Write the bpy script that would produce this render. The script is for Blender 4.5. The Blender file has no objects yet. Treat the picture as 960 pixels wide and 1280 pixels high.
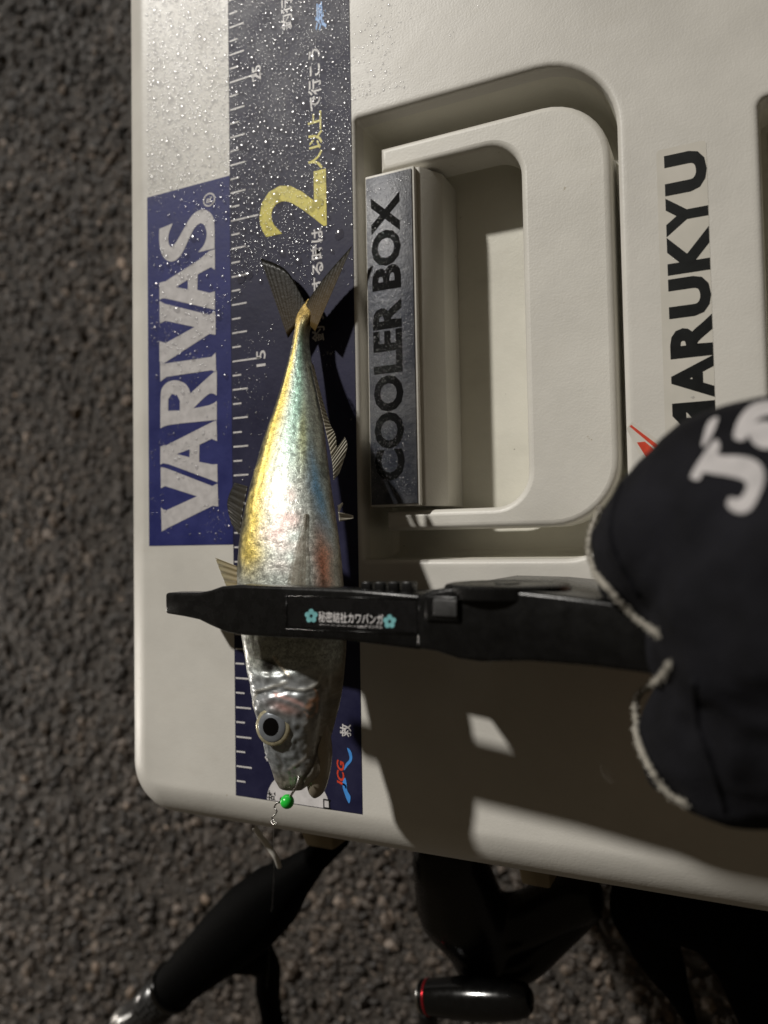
import bpy, bmesh, math, random
from mathutils import Vector, Matrix, noise
from mathutils.bvhtree import BVHTree
from mathutils.geometry import tessellate_polygon

random.seed(7)
scene = bpy.context.scene
COL = scene.collection
S = 0.01                                   # every length below is written in centimetres

# ------------------------------------------------------------------ camera
# world: origin = lower left corner of the ruler sticker, z = 0 is the flat of the cooler lid
CAM = Vector((16.146, 8.580, 21.958))
RX, RY, RZ = 0.03107, 0.44081, -0.01961
ROT = (Matrix.Rotation(RZ, 3, 'Z') @ Matrix.Rotation(RY, 3, 'Y') @ Matrix.Rotation(RX, 3, 'X'))
FPX = 961.0
cam_data = bpy.data.cameras.new("camera")
cam = bpy.data.objects.new("camera", cam_data)
COL.objects.link(cam)
cam.matrix_world = Matrix.Translation(CAM * S) @ ROT.to_4x4()
cam_data.sensor_fit = 'VERTICAL'
cam_data.sensor_height = 36.0
cam_data.lens = FPX / 1280.0 * 36.0
cam_data.clip_start = 0.005
cam_data.clip_end = 500.0
cam_data.dof.use_dof = True
cam_data.dof.focus_distance = 0.226
cam_data.dof.aperture_fstop = 9.5
scene.camera = cam

# ------------------------------------------------------------------ world, lights, exposure
world = bpy.data.worlds.new("World")
scene.world = world
world.use_nodes = True
wn = world.node_tree
bg = wn.nodes["Background"]
bg.inputs["Color"].default_value = (1.0, 0.80, 0.55, 1.0)      # night air lit by distant sodium lamps
bg.inputs["Strength"].default_value = 0.048

LDX, LDY = 0.73, 1.0                       # how far a shadow travels per unit of height
sun = bpy.data.lights.new("street_light", 'SUN')
sun.energy = 3.05
sun.angle = math.radians(2.6)
sun.color = (1.0, 0.96, 0.895)
sun_o = bpy.data.objects.new("street_light", sun)
COL.objects.link(sun_o)
sun_o.location = (-0.6, 1.2, 1.4)
sun_o.rotation_euler = Vector((LDX, -LDY, -1.0)).to_track_quat('-Z', 'Y').to_euler()

# unseen lamp added to brighten the asphalt, set lower than the lid
fill = bpy.data.lights.new("ground_fill", 'POINT')
fill.energy = 6.2
fill.shadow_soft_size = 0.03
fill.color = (1.0, 0.93, 0.84)
fill_o = bpy.data.objects.new("ground_fill", fill)
COL.objects.link(fill_o)
fill_o.location = (-0.90, -0.13, -0.06)

vs = scene.view_settings
scene.display_settings.display_device = 'sRGB'
vs.view_transform = 'Standard'
vs.look = 'None'
vs.exposure = 0.0
vs.gamma = 1.0
vs.use_curve_mapping = False
scene.cycles.max_bounces = 8
scene.cycles.transparent_max_bounces = 16

# ------------------------------------------------------------------ helpers
def at(px, py, z=0.0):
    """a point of the photograph (960 x 1280) that lies at height z, in cm"""
    d = ROT @ Vector(((px - 480.0) / FPX, -(py - 640.0) / FPX, -1.0))
    return CAM + d * ((z - CAM.z) / d.z)

def ray(px, py):
    return (ROT @ Vector(((px - 480.0) / FPX, -(py - 640.0) / FPX, -1.0))).normalized()

def root(name, loc, label, cat, group=None):
    o = bpy.data.objects.new(name, None)
    o.empty_display_size = 0.02
    COL.objects.link(o)
    o.location = Vector(loc) * S
    o["label"] = label
    o["category"] = cat
    if group:
        o["group"] = group
    return o

def base_of(o):
    v = Vector((0, 0, 0))
    while o is not None:
        v += o.location
        o = o.parent
    return v

def mk(name, verts, faces, mat, parent=None, smooth=True, angle=None, kind=None, label=None, cols=None):
    me = bpy.data.meshes.new(name)
    b = base_of(parent)
    me.from_pydata([tuple(Vector(v) * S - b) for v in verts], [], faces)
    me.update()
    if smooth:
        me.shade_smooth()
        if angle is not None:
            me.set_sharp_from_angle(angle=math.radians(angle))
    if cols is not None:
        a = me.color_attributes.new("tint", 'FLOAT_COLOR', 'POINT')
        a.data.foreach_set("color", [c for q in cols for c in (q[0], q[1], q[2], q[3] if len(q) > 3 else 1.0)])
    if mat:
        me.materials.append(mat)
    o = bpy.data.objects.new(name, me)
    COL.objects.link(o)
    if parent:
        o.parent = parent
    if kind:
        o["kind"] = kind
    if label:
        o["label"] = label
    return o

class MB:
    def __init__(s):
        s.v, s.f = [], []
    def add(s, v, f):
        n = len(s.v)
        s.v += [Vector(a) for a in v]
        s.f += [tuple(i + n for i in q) for q in f]
    def build(s, name, mat, parent=None, **k):
        return mk(name, s.v, s.f, mat, parent, **k)

def from_bm(bm):
    bm.verts.index_update()
    return [v.co.copy() for v in bm.verts], [[v.index for v in f.verts] for f in bm.faces]

def bevelled(verts, faces, off, seg=3):
    bm = bmesh.new()
    vs_ = [bm.verts.new(v) for v in verts]
    for f in faces:
        try:
            bm.faces.new([vs_[i] for i in f])
        except ValueError:
            pass
    bmesh.ops.recalc_face_normals(bm, faces=bm.faces)
    if off > 0:
        es = [e for e in bm.edges if len(e.link_faces) == 2 and e.calc_face_angle(0) > math.radians(25)]
        bmesh.ops.bevel(bm, geom=es, offset=off, offset_type='OFFSET', segments=seg, profile=0.5, affect='EDGES', clamp_overlap=True)
    r = from_bm(bm)
    bm.free()
    return r

def prism(top, bot):
    n = len(top)
    v = list(top) + list(bot)
    f = [list(range(n)), list(range(2 * n - 1, n - 1, -1))]
    for i in range(n):
        j = (i + 1) % n
        f.append([i, i + n, j + n, j])
    return v, f

def box(x0, x1, y0, y1, z0, z1, bev=0.05, seg=2):
    t = [(x0, y0, z1), (x1, y0, z1), (x1, y1, z1), (x0, y1, z1)]
    return bevelled(*prism(t, [(a, b, z0) for a, b, _ in t]), bev, seg)

def frame_of(d):
    d = Vector(d).normalized()
    a = Vector((0, 0, 1)) if abs(d.z) < 0.9 else Vector((0, 1, 0))
    u = d.cross(a).normalized()
    return u, d.cross(u).normalized(), d

def lathe(p0, p1, prof, n=28):
    """prof: list of (t along p0-p1 in 0..1, radius)"""
    p0, p1 = Vector(p0), Vector(p1)
    u, w, d = frame_of(p1 - p0)
    v, f = [], []
    for t, r in prof:
        c = p0.lerp(p1, t)
        for i in range(n):
            a = 2 * math.pi * i / n
            v.append(c + u * (r * math.cos(a)) + w * (r * math.sin(a)))
    for k in range(len(prof) - 1):
        for i in range(n):
            j = (i + 1) % n
            f.append((k * n + i, k * n + j, (k + 1) * n + j, (k + 1) * n + i))
    f.append(tuple(range(n - 1, -1, -1)))
    m = (len(prof) - 1) * n
    f.append(tuple(range(m, m + n)))
    return v, f

def tube(pts, rad, n=8):
    pts = [Vector(p) for p in pts]
    if not isinstance(rad, (list, tuple)):
        rad = [rad] * len(pts)
    v, f = [], []
    u = None
    for k, p in enumerate(pts):
        d = (pts[min(k + 1, len(pts) - 1)] - pts[max(k - 1, 0)]).normalized()
        if u is None:
            u, w, _ = frame_of(d)
        else:
            u = (u - d * u.dot(d)).normalized()
            w = d.cross(u)
        for i in range(n):
            a = 2 * math.pi * i / n
            v.append(p + u * (rad[k] * math.cos(a)) + w * (rad[k] * math.sin(a)))
    for k in range(len(pts) - 1):
        for i in range(n):
            j = (i + 1) % n
            f.append((k * n + i, k * n + j, (k + 1) * n + j, (k + 1) * n + i))
    f.append(tuple(range(n - 1, -1, -1)))
    m = (len(pts) - 1) * n
    f.append(tuple(range(m, m + n)))
    return v, f

def catmull(pts, k=8, closed=False):
    pts = [Vector(p) for p in pts]
    n = len(pts)
    out = []
    for i in range(n if closed else n - 1):
        g = lambda q: pts[q % n] if closed else pts[max(0, min(n - 1, q))]
        a, b, c, d = g(i - 1), g(i), g(i + 1), g(i + 2)
        for s in range(k):
            t = s / k
            out.append(0.5 * (2 * b + (c - a) * t + (2 * a - 5 * b + 4 * c - d) * t * t + (3 * b - a - 3 * c + d) * t ** 3))
    if not closed:
        out.append(pts[-1])
    return out

def rrect(x0, x1, y0, y1, rad, ins=0.0, n=10):
    """rounded rectangle, counter-clockwise, radii for (x0y0, x1y0, x1y1, x0y1), inset by ins"""
    x0, x1, y0, y1 = x0 + ins, x1 - ins, y0 + ins, y1 - ins
    if not isinstance(rad, (list, tuple)):
        rad = [rad] * 4
    out = []
    for (cx, cy, sx, sy, a0), r in zip(((x0, y0, 1, 1, 180), (x1, y0, -1, 1, 270), (x1, y1, -1, -1, 0), (x0, y1, 1, -1, 90)), rad):
        r = max(r - ins, 0.01)
        for i in range(n + 1):
            a = math.radians(a0 + 90.0 * i / n)
            out.append((cx + sx * r + r * math.cos(a), cy + sy * r + r * math.sin(a)))
    return out

def loft(rings, close_last=False):
    v, f = [], []
    n = len(rings[0])
    for r in rings:
        v += r
    for k in range(len(rings) - 1):
        for i in range(n):
            j = (i + 1) % n
            f.append((k * n + i, k * n + j, (k + 1) * n + j, (k + 1) * n + i))
    if close_last:
        m = (len(rings) - 1) * n
        f.append(tuple(range(m, m + n)))
    return v, f

def flat(poly, holes, z, thick=0.0):
    """2D polygon with holes at height z -> verts, faces"""
    loops = [[Vector((p[0], p[1], 0)) for p in poly]] + [[Vector((p[0], p[1], 0)) for p in h] for h in holes]
    tris = tessellate_polygon(loops)
    pts = [p for l in loops for p in l]
    fs = []
    for t in tris:
        a, b, c = (pts[i] for i in t)
        fs.append(t if (b - a).cross(c - a).z > 0 else t[::-1])
    return [Vector((p.x, p.y, z)) for p in pts], fs

def text_mesh(body, off=0.0, shear=0.0, res=3):
    c = bpy.data.curves.new("t", 'FONT')
    c.body = body
    c.offset = off
    c.shear = shear
    c.resolution_u = res
    o = bpy.data.objects.new("t", c)
    COL.objects.link(o)
    dg = bpy.context.evaluated_depsgraph_get()
    ev = o.evaluated_get(dg)
    m = ev.to_mesh()
    v = [p.co.copy() for p in m.vertices]
    f = [list(p.vertices) for p in m.polygons]
    ev.to_mesh_clear()
    bpy.data.objects.remove(o)
    bpy.data.curves.remove(c)
    return v, f

def up_text(body, x_top, x_base, y0, y1, z, off=0.0, shear=0.0):
    """text that reads along +Y, its tops towards -X, fitted to the given rectangle"""
    v, f = text_mesh(body, off, shear)
    mnx, mxx = min(a.x for a in v), max(a.x for a in v)
    mny, mxy = min(a.y for a in v), max(a.y for a in v)
    out = []
    for a in v:
        t = (a.x - mnx) / (mxx - mnx)
        s = (a.y - mny) / (mxy - mny)
        out.append(Vector((x_base + (x_top - x_base) * s, y0 + (y1 - y0) * t, z)))
    return out, f

# ------------------------------------------------------------------ materials
def new_mat(name):
    m = bpy.data.materials.new(name)
    m.use_nodes = True
    n = m.node_tree
    return m, n, n.nodes["Principled BSDF"], n.links.new

def noise_node(n, scale, detail=4, rough=0.6, coord='Object'):
    tc = n.nodes.new("ShaderNodeTexCoord")
    t = n.nodes.new("ShaderNodeTexNoise")
    t.inputs["Scale"].default_value = scale
    t.inputs["Detail"].default_value = detail
    t.inputs["Roughness"].default_value = rough
    n.links.new(tc.outputs[coord], t.inputs["Vector"])
    return t

def ramp(n, src, stops):
    r = n.nodes.new("ShaderNodeValToRGB")
    e = r.color_ramp.elements
    while len(e) < len(stops):
        e.new(0.5)
    for q, (p, c) in zip(e, stops):
        q.position = p
        q.color = (c[0], c[1], c[2], 1) if isinstance(c, tuple) else (c, c, c, 1)
    n.links.new(src, r.inputs["Fac"])
    return r

def bump(n, b, src, strength, dist, prev=None):
    k = n.nodes.new("ShaderNodeBump")
    k.inputs["Strength"].default_value = strength
    k.inputs["Distance"].default_value = dist
    n.links.new(src, k.inputs["Height"])
    if prev:
        n.links.new(prev.outputs["Normal"], k.inputs["Normal"])
    n.links.new(k.outputs["Normal"], b.inputs["Normal"])
    return k

def simple(name, col, rough=0.5, metal=0.0, var=0.15, scale=400.0, bmp=0.0, spec=0.5, bscale=None):
    m, n, b, L = new_mat(name)
    t = noise_node(n, scale)
    lo = tuple(c * (1 - var) for c in col)
    hi = tuple(min(1, c * (1 + var)) for c in col)
    r = ramp(n, t.outputs["Fac"], [(0.3, lo), (0.7, hi)])
    L(r.outputs["Color"], b.inputs["Base Color"])
    r2 = ramp(n, t.outputs["Fac"], [(0.25, max(0.02, rough - 0.04)), (0.75, min(1, rough + 0.04))])
    L(r2.outputs["Color"], b.inputs["Roughness"])
    b.inputs["Metallic"].default_value = metal
    b.inputs["Specular IOR Level"].default_value = spec
    if bmp:
        t2 = noise_node(n, bscale or scale * 2, 3)
        bump(n, b, t2.outputs["Fac"], bmp, 0.0003)
    return m

def plastic(name, col, dirt):
    m, n, b, L = new_mat(name)
    big = noise_node(n, 22.0, 5, 0.6)
    fine = noise_node(n, 1500.0, 2, 0.5)
    spots = noise_node(n, 260.0, 3, 0.55)
    r = ramp(n, big.outputs["Fac"], [(0.30, tuple(c * 0.86 for c in col)), (0.62, col)])
    rs = ramp(n, spots.outputs["Fac"], [(0.735, 0.0), (0.77, 1.0)])
    mx = n.nodes.new("ShaderNodeMix")
    mx.data_type = 'RGBA'
    L(rs.outputs["Color"], mx.inputs[0])
    L(r.outputs["Color"], mx.inputs[6])
    mx.inputs[7].default_value = (dirt[0], dirt[1], dirt[2], 1)
    L(mx.outputs[2], b.inputs["Base Color"])
    rr = ramp(n, big.outputs["Fac"], [(0.3, 0.36), (0.7, 0.52)])
    L(rr.outputs["Color"], b.inputs["Roughness"])
    # faint smears and scuffs left by wiping
    tc_ = n.nodes.new("ShaderNodeTexCoord")
    mp_ = n.nodes.new("ShaderNodeMapping")
    mp_.inputs["Rotation"].default_value = (0, 0, 0.6)
    mp_.inputs["Scale"].default_value = (45, 110, 45)
    L(tc_.outputs["Object"], mp_.inputs["Vector"])
    sc_ = n.nodes.new("ShaderNodeTexNoise")
    sc_.inputs["Scale"].default_value = 1.0
    sc_.inputs["Detail"].default_value = 6
    L(mp_.outputs[0], sc_.inputs["Vector"])
    rs2 = ramp(n, sc_.outputs["Fac"], [(0.55, 0.0), (0.80, 0.12)])
    mx2 = n.nodes.new("ShaderNodeMix")
    mx2.data_type = 'RGBA'
    L(rs2.outputs["Color"], mx2.inputs[0])
    L(mx.outputs[2], mx2.inputs[6])
    mx2.inputs[7].default_value = (dirt[0], dirt[1], dirt[2], 1)
    L(mx2.outputs[2], b.inputs["Base Color"])
    k = bump(n, b, fine.outputs["Fac"], 0.22, 0.0002)
    bump(n, b, big.outputs["Fac"], 0.15, 0.002, k)
    return m

M = {}
M['lid'] = plastic("lid_plastic", (0.62, 0.60, 0.552), (0.40, 0.36, 0.28))
M['recess'] = plastic("recess_plastic", (0.69, 0.67, 0.585), (0.10, 0.08, 0.045))
M['handle'] = plastic("handle_plastic", (0.65, 0.63, 0.575), (0.42, 0.38, 0.30))
M['body'] = plastic("cooler_body_plastic", (0.36, 0.29, 0.18), (0.25, 0.2, 0.12))

def film(name, col, rough, wet=0.5):
    """printed vinyl with a patchy film of water and grime on it"""
    m, n, b, L = new_mat(name)
    t = noise_node(n, 60.0, 6, 0.65)
    r = ramp(n, t.outputs["Fac"], [(0.36, col), (0.64, tuple(min(1, c * 1.35 + 0.006) for c in col))])
    L(r.outputs["Color"], b.inputs["Base Color"])
    rr = ramp(n, t.outputs["Fac"], [(0.3, rough * 0.85), (0.7, min(1, rough * 1.15))])
    L(rr.outputs["Color"], b.inputs["Roughness"])
    b.inputs["Specular IOR Level"].default_value = 0.22
    t2 = noise_node(n, 500.0, 3)
    bump(n, b, t2.outputs["Fac"], 0.25 * wet, 0.0004)
    return m

M['navy'] = film("navy_vinyl", (0.010, 0.010, 0.034), 0.50)
M['blue'] = film("blue_vinyl", (0.014, 0.018, 0.105), 0.50)
M['print_white'] = simple("white_print", (0.62, 0.60, 0.60), 0.45, var=0.12, scale=300)
M['varivas_white'] = simple("pale_print", (0.50, 0.48, 0.48), 0.42, var=0.14, scale=300)
M['print_yellow'] = simple("yellow_print", (0.60, 0.51, 0.018), 0.42, var=0.15, scale=300)
M['print_blue'] = simple("sky_blue_print", (0.06, 0.28, 0.72), 0.45)
M['print_red'] = simple("red_print", (0.62, 0.055, 0.02), 0.45)
M['print_black'] = simple("black_print", (0.004, 0.005, 0.005), 0.5, var=0.3, spec=0.2)
M['print_teal'] = simple("teal_print", (0.17, 0.42, 0.44), 0.4)

m, n, b, L = new_mat("brushed_nameplate")
t = noise_node(n, 55.0, 6, 0.7)
r = ramp(n, t.outputs["Fac"], [(0.36, (0.022, 0.026, 0.040)), (0.66, (0.12, 0.122, 0.13))])
L(r.outputs["Color"], b.inputs["Base Color"])
b.inputs["Metallic"].default_value = 0.2
b.inputs["Roughness"].default_value = 0.48
t2 = noise_node(n, 700.0, 3)
bump(n, b, t2.outputs["Fac"], 0.35, 0.0005)
M['plate'] = m

m, n, b, L = new_mat("clear_vinyl")
b.inputs["Base Color"].default_value = (0.62, 0.60, 0.53, 1)
b.inputs["Roughness"].default_value = 0.22
t = noise_node(n, 90, 3)
r = ramp(n, t.outputs["Fac"], [(0.3, (0.57, 0.55, 0.49)), (0.7, (0.64, 0.61, 0.55))])
L(r.outputs["Color"], b.inputs["Base Color"])
M['clear'] = m

m = bpy.data.materials.new("water")
m.use_nodes = True
n = m.node_tree
n.nodes.clear()
out = n.nodes.new("ShaderNodeOutputMaterial")
tr = n.nodes.new("ShaderNodeBsdfTransparent")
tr.inputs["Color"].default_value = (0.90, 0.90, 0.91, 1)
gl = n.nodes.new("ShaderNodeBsdfGlossy")
gl.inputs["Roughness"].default_value = 0.20
fr = n.nodes.new("ShaderNodeFresnel")
fr.inputs["IOR"].default_value = 2.3
mx = n.nodes.new("ShaderNodeMixShader")
geo = n.nodes.new("ShaderNodeNewGeometry")
inv = n.nodes.new("ShaderNodeMath"); inv.operation = 'SUBTRACT'; inv.inputs[0].default_value = 1.0
n.links.new(geo.outputs["Backfacing"], inv.inputs[1])
mul = n.nodes.new("ShaderNodeMath"); mul.operation = 'MULTIPLY'
n.links.new(fr.outputs[0], mul.inputs[0]); n.links.new(inv.outputs[0], mul.inputs[1])
n.links.new(mul.outputs[0], mx.inputs[0])      # leaving the drop the light passes straight through
n.links.new(tr.outputs[0], mx.inputs[1])
n.links.new(gl.outputs[0], mx.inputs[2])
n.links.new(mx.outputs[0], out.inputs[0])
M['water'] = m

M['black_plastic'] = simple("black_moulded_plastic", (0.005, 0.005, 0.005), 0.27, var=0.3, scale=300, bmp=0.12, bscale=1500, spec=0.3)
M['black_gloss'] = simple("black_lacquer", (0.003, 0.003, 0.003), 0.13, var=0.2)
M['eva'] = simple("black_foam_grip", (0.0010, 0.0010, 0.0010), 0.75, var=0.3, bmp=0.4, spec=0.03)
M['steel'] = simple("bright_steel", (0.55, 0.54, 0.52), 0.25, metal=1.0)
M['neoprene'] = simple("black_neoprene", (0.0072, 0.0072, 0.0094), 0.85, var=0.5, scale=70, bmp=0.8, bscale=1500, spec=0.12)
M['fray'] = simple("frayed_hem", (0.30, 0.28, 0.24), 0.9, var=0.3, scale=900, bmp=0.5)
M['glove_print'] = simple("glove_print", (0.42, 0.40, 0.40), 0.7, var=0.12)
M['skin'] = simple("skin", (0.42, 0.24, 0.16), 0.5, var=0.1, scale=200, bmp=0.3)
M['bead'] = simple("green_bead", (0.02, 0.55, 0.05), 0.25, var=0.1)

# ------------------------------------------------------------------ ground
GZ = -25.0
m, n, b, L = new_mat("asphalt")
t = noise_node(n, 240.0, 5, 0.65)
r = ramp(n, t.outputs["Fac"], [(0.3, (0.022, 0.018, 0.014)), (0.7, (0.060, 0.050, 0.041))])
L(r.outputs["Color"], b.inputs["Base Color"])
b.inputs["Roughness"].default_value = 0.75
bump(n, b, t.outputs["Fac"], 0.8, 0.003)
M['asphalt'] = m
m, n, b, L = new_mat("asphalt_chips")
at_n = n.nodes.new("ShaderNodeAttribute")
at_n.attribute_name = "tint"
t = noise_node(n, 500.0, 4, 0.6)
r = ramp(n, t.outputs["Fac"], [(0.3, 0.55), (0.7, 1.25)])
mx = n.nodes.new("ShaderNodeMix")
mx.data_type = 'RGBA'
mx.blend_type = 'MULTIPLY'
mx.inputs[0].default_value = 1.0
L(at_n.outputs["Color"], mx.inputs[6])
L(r.outputs["Color"], mx.inputs[7])
L(mx.outputs[2], b.inputs["Base Color"])
b.inputs["Roughness"].default_value = 0.6
bump(n, b, t.outputs["Fac"], 0.6, 0.002)
M['chips'] = m

v, f = [], []
G = 4
xs = [-20000, -300, 300, 20000]
for y in xs:
    for x in xs:
        v.append((x, y, GZ))
for j in range(3):
    for i in range(3):
        f.append((j * 4 + i, j * 4 + i + 1, j * 4 + i + 5, j * 4 + i + 4))
g = mk("ground", v, f, M['asphalt'], smooth=False, kind="structure")
g["label"] = "dark coarse asphalt ground around the cooler box"

# aggregate stones standing out of the bitumen, where the picture sees the ground
ico = []
bm = bmesh.new()
bmesh.ops.create_icosphere(bm, subdivisions=1, radius=1.0)
icov, icof = from_bm(bm)
bm.free()
sv, sf, sc = [], [], []
def chip(x, y, r, light):
    k = len(sv)
    ax = random.random() * 6.28
    ca, sa = math.cos(ax), math.sin(ax)
    sx, sy, sz = r * random.uniform(0.8, 1.35), r * random.uniform(0.65, 1.0), r * random.uniform(0.5, 0.9)
    zz = GZ + sz * random.uniform(-0.35, 0.35)
    for p in icov:
        q = 1 + random.uniform(-0.22, 0.22)
        a, c, d = p.x * sx * q, p.y * sy * q, p.z * sz * q
        sv.append((x + a * ca - c * sa, y + a * sa + c * ca, zz + d))
        sc.append(light)
    for q in icof:
        sf.append((q[0] + k, q[1] + k, q[2] + k))
def scatter_chips(x0, x1, y0, y1, step):
    ny = int((y1 - y0) / step)
    nx = int((x1 - x0) / step)
    for j in range(ny):
        for i in range(nx):
            x = x0 + (i + random.random()) * step
            y = y0 + (j + random.random()) * step
            d = noise.noise(Vector((x * 0.09, y * 0.09, 3.3)))
            r = random.choice((0.10, 0.12, 0.16, 0.20, 0.26, 0.36, 0.48)) * random.uniform(0.8, 1.2)
            base = max(0.018, random.gauss(0.043, 0.025) * (1 + 0.7 * d))
            if random.random() < 0.03:
                base *= 2.8
            wv = random.uniform(0.0, 1.0)
            chip(x, y, r, (base * 1.15, base * (0.84 + 0.08 * wv), base * (0.60 + 0.16 * wv)))
scatter_chips(-60, -4, -42, 62, 0.42)
scatter_chips(-4, 26, -42, -1, 0.42)
mk("asphalt_aggregate", sv, sf, M['chips'], smooth=False, kind="stuff", cols=sc)["label"] = "brown grey stone chips of the rough asphalt surface"

# ------------------------------------------------------------------ cooler box
cooler = root("cooler_box", (9.5, 15.5, GZ), "off white plastic cooler box with fold-down handle and ruler sticker on lid", "cooler")
LX0, LX1, LY0, LY1 = -4.00, 24.5, 0.0, 31.5
RC = (5.02, 13.22, 8.02, 22.40)                        # carrying handle recess
RR = (0.12, 1.75, 2.25, 0.12)
HC = (16.80, 24.2, 9.5, 19.95)                         # second recess at the right
HR = 0.25
NC = 10
def ring(rect, rad, ins, z):
    return [(x, y, z) for x, y in rrect(*rect, rad, ins, NC)]
lid = MB()
outer = rrect(LX0, LX1, LY0, LY1, 0.55, 0.10, NC)
lip = 0.16
holes = [rrect(*RC, RR, -lip - 0.10, NC), rrect(*HC, HR, -lip - 0.10, NC)]
lid.add(*flat(outer, holes, 0.0))
def rr3(ins, z, rad=0.55):
    return [(x, y, z) for x, y in rrect(LX0, LX1, LY0, LY1, rad, ins, NC)]
o_r = [rr3(0.10, 0.0), rr3(0.0, 0.0)]
for dx, dz in ((0.10, -0.012), (0.30, -0.07), (0.62, -0.22), (0.95, -0.45), (1.20, -0.74), (1.36, -1.08), (1.42, -1.5), (1.42, -3.4), (1.36, -3.5), (1.1, -3.55)):
    o_r.append(rr3(-dx, dz))
lid.add(*loft(o_r))
for rect, rad, dep in ((RC, RR, 0.55), (HC, HR, 0.55)):
    rs = [ring(rect, rad, -lip - 0.10, 0.0), ring(rect, rad, -lip, 0.0)]
    for k in range(1, 6):
        a = math.radians(90 * k / 5)
        rs.append(ring(rect, rad, -lip + lip * math.sin(a), -lip * (1 - math.cos(a))))
    rs.append(ring(rect, rad, 0.01, -dep))
    vv, ff = loft(rs)
    lid.add(vv, [q[::-1] for q in ff])
bm = bmesh.new()
vs_ = [bm.verts.new(a) for a in lid.v]
for q in lid.f:
    bm.faces.new([vs_[i] for i in q])
bmesh.ops.remove_doubles(bm, verts=bm.verts, dist=0.002)
bmesh.ops.recalc_face_normals(bm, faces=bm.faces)
lv, lf = from_bm(bm)
bm.free()
mk("lid", lv, lf, M['lid'], cooler, angle=40)

# recess liners: wall and floor
FZ = -2.3
rs = [ring(RC, RR, 0.006, -0.50), ring(RC, RR, 0.03, -1.2), ring(RC, RR, 0.06, FZ + 0.2), ring(RC, RR, 0.14, FZ + 0.06), ring(RC, RR, 0.28, FZ)]
vv, ff = loft(rs, True)
mk("handle_recess", vv, [q[::-1] if len(q) == 4 else q for q in ff], M['recess'], cooler, angle=50)
rs = [ring(HC, HR, 0.006, -0.50), ring(HC, HR, 0.06, -1.4), ring(HC, HR, 0.2, -1.5)]
vv, ff = loft(rs, True)
mk("side_recess", vv, [q[::-1] if len(q) == 4 else q for q in ff], M['recess'], cooler, angle=50)

# lower box
rs = []
for ins, z in ((-0.6, -3.3), (-0.55, -3.6), (-0.4, -10), (0.1, -20), (0.5, GZ + 0.8), (1.0, GZ + 0.02)):
    rs.append([(x, y, z) for x, y in rrect(LX0, LX1, LY0, LY1, 1.6, ins, NC)])
mk("box_body", *loft(rs, True), M['body'], cooler, angle=40)

# carrying handle (C-shaped, arms hinged at the left)
HZ = -0.28
def hp(px, py):
    p = at(px, py, HZ)
    return (p.x, p.y)
hx0, hx1 = 5.75, 12.95
a = at(690, 129, HZ).y; c = at(700, 658, HZ).y
OY1, OY0 = a, c
IY1, IY0 = at(600, 186, HZ).y, at(560, 636, HZ).y
IX1 = at(655, 400, HZ).x
hx1 = at(769, 400, HZ).x
print("handle", OY0, OY1, IY0, IY1, IX1, hx1)
outl = []
def arc(cx, cy, r, a0, a1, n=10):
    return [(cx + r * math.cos(math.radians(a0 + (a1 - a0) * i / n)), cy + r * math.sin(math.radians(a0 + (a1 - a0) * i / n))) for i in range(n + 1)]
RO1, RO0, RI = 1.95, 1.9, 1.05
outl += [(hx0, OY1), (hx0, IY1)]
outl += arc(IX1 - RI, IY1 - RI, RI, 90, 0)
outl += arc(IX1 - RI, IY0 + RI, RI, 0, -90)
outl += [(hx0, IY0), (hx0, OY0)]
outl += arc(hx1 - RO0, OY0 + RO0, RO0, -90, 0)
outl += arc(hx1 - RO1, OY1 - RO1, RO1, 0, 90)
cu = bpy.data.curves.new("h", 'CURVE')
cu.dimensions = '2D'
cu.fill_mode = 'BOTH'
sp = cu.splines.new('POLY')
BV = 0.2
sp.points.add(len(outl) - 1)
# shrink the outline by the bevel so that the outside keeps its size
def shrink(poly, d):
    res = []
    n_ = len(poly)
    for i in range(n_):
        p0, p1, p2 = Vector(poly[i - 1]), Vector(poly[i]), Vector(poly[(i + 1) % n_])
        e1, e2 = (p1 - p0), (p2 - p1)
        if e1.length < 1e-6 or e2.length < 1e-6:
            res.append(poly[i]); continue
        n1 = Vector((-e1.y, e1.x)).normalized(); n2 = Vector((-e2.y, e2.x)).normalized()
        bb = (n1 + n2).normalized()
        k = d / max(0.3, bb.dot(n1))
        res.append((p1.x + bb.x * k, p1.y + bb.y * k))
    return res
area = sum(outl[i - 1][0] * outl[i][1] - outl[i][0] * outl[i - 1][1] for i in range(len(outl)))
hs = shrink(outl, BV if area > 0 else -BV)
for p, q in zip(sp.points, hs):
    p.co = (q[0], q[1], 0, 1)
sp.use_cyclic_u = True
cu.extrude = 0.52
cu.bevel_depth = BV
cu.bevel_resolution = 4
ho = bpy.data.objects.new("h", cu)
COL.objects.link(ho)
ev = ho.evaluated_get(bpy.context.evaluated_depsgraph_get())
me = ev.to_mesh()
hv = [Vector((p.co.x, p.co.y, p.co.z + HZ - 0.52 - BV)) for p in me.vertices]
hf = [list(p.vertices) for p in me.polygons]
ev.to_mesh_clear()
bpy.data.objects.remove(ho)
mk("carrying_handle", hv, hf, M['handle'], cooler, angle=35)

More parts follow.
